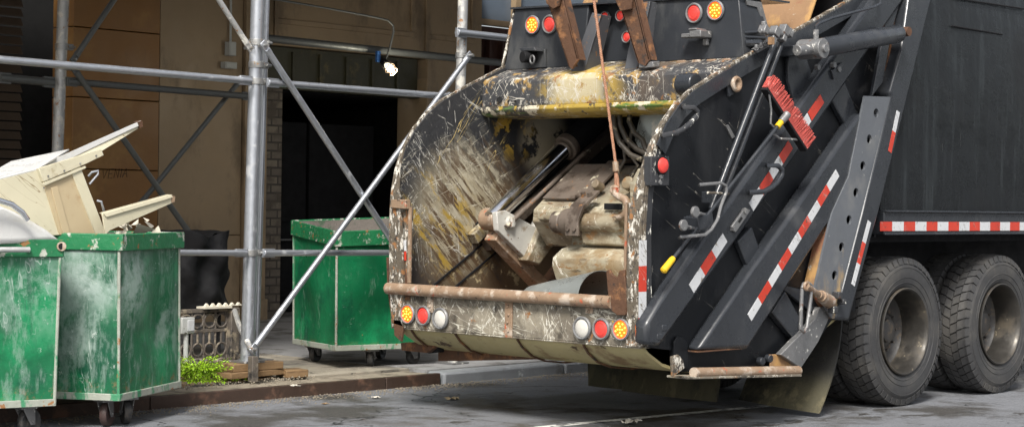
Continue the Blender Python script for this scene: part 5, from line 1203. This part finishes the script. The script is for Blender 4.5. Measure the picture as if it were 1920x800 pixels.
# ---- wheels
def make_wheel():
    root = part_root('wheel', tr, (12.31, Y0+.02, .575)); c = Vector(root.location)+tr.location; ax = Vector((0, 1, 0)); RO = .575
    t = MB()
    t.lathe([(.325, .02), (.345, .006), (.40, -.008), (.46, -.012), (.50, -.008), (.505, -.004), (.53, .004), (.545, .014), (.556, .03), (.562, .14), (.556, .25), (.53, .28), (.45, .295), (.345, .28), (.325, .26)], c, ax, 96)
    for (r_, h_) in ((.415, -.0100), (.49, -.0098), (.375, -.003)): t.ring(c+ax*h_, ax, r_, .003, 96, 6)
    n = 46
    def blk(a0, a1, y0_, y1_, sk, r0=.548, r1=RO):
        P = []
        for rr_, sh in ((r0, 0), (r1, .0)):
            for (aa, yy) in ((a0, y0_), (a1, y0_), (a1+sk, y1_), (a0+sk, y1_)):
                rq = rr_-(.012 if (yy < .03 or yy > .25) and rr_ == r1 else 0)
                P.append(c+Vector((math.cos(aa)*rq, yy, math.sin(aa)*rq)))
        t.hexa(P)
    st_ = 2*math.pi/n
    for i in range(n):
        a = i*st_
        blk(a+.010, a+st_-.012, .012, .072, .04)
        blk(a+.07, a+st_+.048, .078, .135, .045); blk(a+.03, a+st_+.008, .141, .20, -.045)
        blk(a-.03, a+st_-.052, .206, .268, -.04)
        # shoulder lugs reaching down the sidewall
        P = []
        for rr_, yy in ((.520, -.002), (.566, .012)):
            for aa in (a+.014, a+st_-.018): P.append(c+Vector((math.cos(aa)*rr_, yy-.006, math.sin(aa)*rr_)))
        P2 = [p+Vector((0, .03, 0)) for p in P]
        t.hexa([P[0], P[1], P[3], P[2], P2[0], P2[1], P2[3], P2[2]])
    t.build('tyre', 'tyre', root, smooth=30, bevel=.0)
    r = MB(); r.lathe([(.335, .004), (.337, -.010), (.328, -.016), (.318, -.008), (.312, .02), (.300, .05), (.297, .12), (.29, .20)], c, ax, 72)
    q_ = MB(); q_.lathe([(.292, .198), (.26, .245), (.21, .255), (.15, .235), (.13, .23), (0, .23)], c, ax, 72)
    q_.build('wheel_disc', 'hub', root, smooth=50)
    r.build('rim', 'rim', root, smooth=50)
    r = MB(); r.lathe([(.133, .228), (.125, .175), (.095, .165), (.088, .14), (.070, .13), (0, .128)], c, ax, 40)
    for k in range(10):
        a = k*math.pi/5; p = c+Vector((math.cos(a)*.165, .23, math.sin(a)*.165)); r.tube([p+Vector((0, .02, 0)), p+Vector((0, -.03, 0))], .018, 6); r.tube([p+Vector((0, -.03, 0)), p+Vector((0, -.055, 0))], .010, 8)
    r.build('hub', 'hub', root, smooth=35)
    return root
wl = make_wheel()
def put_wheel(x, y):
    c = copy_tree(wl, tr); c.location = Vector((x, y, .575))-tr.location; c.rotation_euler = (0, random.uniform(0, .8), 0); return c
put_wheel(13.80, Y0+.02); put_wheel(12.31, Y0+.34); put_wheel(13.80, Y0+.34); put_wheel(12.31, YF-.62); put_wheel(13.80, YF-.62)

# ---- mud flaps
def flapm(pts_top, pts_bot, curve, name='mudflap', m='flap', X=11.3):
    bb = MB(); rows = []; n = 8
    for i in range(n+1):
        s_ = i/n; r = []
        for j in range(9):
            t = j/8
            p = Vector(pts_top[0]).lerp(Vector(pts_top[1]), t).lerp(Vector(pts_bot[0]).lerp(Vector(pts_bot[1]), t), s_)
            r.append(p+Vector((-curve*math.sin(s_*math.pi)*.6+curve*s_*s_*.6-.03*math.sin(t*math.pi)*s_, 0, 0)))
        rows.append(r)
    bb.sheet(rows, .014, (1, 0, 0)); return bb.build(name, m, tr, smooth=60)
flapm([(11.38, Y0-.02, .78), (11.38, Y0+.72, .78)], [(11.22, Y0+.02, .03), (11.22, Y0+.74, .07)], -.10)
flapm([(11.0, Y0+.80, .72), (11.0, Y0+1.68, .72)], [(11.0, Y0+.80, .06), (11.0, Y0+1.72, .07)], -.05)
flapm([(11.1, Y0+1.70, .72), (11.1, Y0+2.30, .72)], [(11.1, Y0+1.70, .07), (11.1, Y0+2.15, .07)], -.05)

# ---- rear step at the side
so_ = .16
b = MB(); a, c = S(1300, 698, so_), S(1497, 694, so_)
b.tube([a, c], .034, 14); b.build('step_bar', 'rustbar', tr)
b = MB(); b.hexa([a+Vector((-.1, -.03, -.035)), c+Vector((0, -.03, -.04)), c+Vector((0, .14, -.04)), a+Vector((-.1, .14, -.035)), a+Vector((-.1, -.03, -.02)), c+Vector((0, -.03, -.022)), c+Vector((0, .14, -.022)), a+Vector((-.1, .14, -.02))]); b.build('step_plate', 'bumper', tr, bevel=.004)
sp([(1260, 668), (1272, 664), (1281, 674), (1284, 690), (1262, 706)], so_+.02, .02, 'step_bracket', 'worn', .004)
sp([(1444, 664), (1498, 662), (1503, 670), (1503, 696), (1492, 702), (1446, 700)], so_-.10, .016, 'step_bracket', 'rustplate', .005)
sp([(1264, 640), (1270, 630), (1282, 632), (1290, 645), (1290, 690), (1264, 690)], .02, .018, 'step_mount', 'black', .004)
# curved strip with the light on the lower panel edge in its colour, chain link and pin at the post's foot
b = MB(); P1 = [(1560, 575), (1553, 600), (1535, 640), (1502, 690)]; P0 = [(1538, 575), (1528, 598), (1502, 625), (1464, 664)]
b.prism([S(x, y, .10) for x, y in P0+P1[::-1]], (0, .05, 0)); b.build('lit_panel_edge', 'steel', tr, bevel=.006)
b = MB(); b.prism([S(x, y, .05) for x, y in [(1450, 530), (1515, 545), (1545, 570), (1530, 590), (1480, 550)]], (0, .03, 0)); b.build('brace_plate', 'beam', tr)
b = MB(); lk = [S(x, y, .26) for x, y in [(1504, 540), (1507, 532), (1514, 530), (1521, 534), (1520, 560), (1513, 612), (1507, 622), (1501, 616), (1502, 580), (1504, 540)]]; b.tube(lk, .014, 10); b.build('hanger_link', 'steel', tr)
b = MB(); a = S(1512, 536, .28); c = S(1556, 566, .15); b.tube([a, a.lerp(c, .55)], .022, 12); b.tube([a.lerp(c, .5), a.lerp(c, .62)], .030, 12); b.tube([a.lerp(c, .6), c], [.042, .05], 14); b.ring(a, (0, 1, 0), .024, .012); b.build('pin', 'rustbar', tr, bevel=.003)
for (x, y, s_) in ((1570, 553, .05), (1578, 565, .04), (1562, 580, .05)):
    b = MB(); b.box(S(x, y, .18), (s_, .06, s_)); b.build('hinge_knuckle', 'wornband', tr, bevel=.008)
for (x, y) in ((1437, 671), (1422, 676)):
    b = MB(); c = S(x, y, .02); b.tube([c+Vector((0, -.04, 0)), c], .03, 8); b.build('bolt', 'beam', tr, bevel=.004)

# ================================================================ LOOSE THINGS ON THE TRUCK
# bent metal sheet in the hopper
b = MB(); rows = []; nt = Rr(1134, 508, 9.62); ft = Rr(1010, 536, 9.62)
for j in range(11):
    s_ = j/10; tp_ = nt.lerp(ft, s_); r = []; R1 = .24-.05*s_
    for i in range(19):
        t = -.2+i/18*(math.pi*.95)
        r.append(Vector((tp_.x-R1*1.15*math.cos(t)+.01*math.sin(7*s_), tp_.y+.04*math.sin(t), tp_.z-R1+R1*math.sin(t))))
    rows.append(r)
b.sheet(rows, .006, (0, 0, 1)); ms = b.build('metal_sheet', 'sheet', smooth=60); tag(ms, 'curved grey zinc sheet lying in the open truck hopper', 'metal sheet')
# broom with yellow ferrule and grip
br = thing('broom', 'push broom with red bristles and yellow grip held on the truck side', 'broom', S(1480, 225, .25))
ob = .27
a, c = S(1438, 168, ob), S(1513, 284, ob); d = (c-a).normalized(); nrm = Vector((-d.z, 0, d.x))
if nrm.x < 0: nrm = -nrm
b = MB(); b.prism([a, c, c+nrm*.020, a+nrm*.020], (0, .056, 0)); b.build('head_block', 'dark', br, bevel=.004)
b = MB(); Lh = (c-a).length
rnd = random.Random(3)
for i in range(170):
    for j in range(5):
        t = (i+.5+rnd.uniform(-.4, .4))/170
        if abs(t-.5) < .012: continue
        p = a+d*Lh*t+nrm*.025+Vector((0, .008+j*.010, 0))
        ln = .105+rnd.uniform(-.006, .006); e = p+nrm*ln+d*rnd.uniform(-.006, .014)+Vector((0, rnd.uniform(-.022, .010)+(j-2)*.004, 0))
        m_ = p.lerp(e, .5)+d*rnd.uniform(-.004, .004)
        b.tube([p, m_, e], [.0036, .0040, .0026], 4)
b.build('bristles', 'bristle', br)
g0, g1 = S(1462, 232, ob), S(1247, 503, .16)
hd_ = (g1-g0).normalized()
b = MB(); b.tube([g0, g1], .0125, 12); b.build('handle', 'beam', br)
b = MB(); b.tube([g0-hd_*.10, g0-hd_*.02], [.03, .024], 12); b.build('socket', 'steel', br)
b = MB(); b.tube([g0-hd_*.02, g0+hd_*.035], .021, 14); b.build('ferrule', 'yellow', br, bevel=.003)
b = MB(); b.tube([g1-hd_*.10, g1-hd_*.085, g1+hd_*.02, g1+hd_*.03], [.017, .021, .024, .012], 14); b.build('grip', 'yellow', br)
b = MB(); b.tube([S(1442, 175, ob-.01), S(1446, 205, ob-.02), S(1445, 232, ob-.02), S(1452, 240, ob-.02)], .007, 8); b.tube([S(1452, 252, ob-.02), S(1462, 260, ob-.02), S(1500, 262, ob-.02)], .008, 8); b.build('wire_stay', 'steel', br)
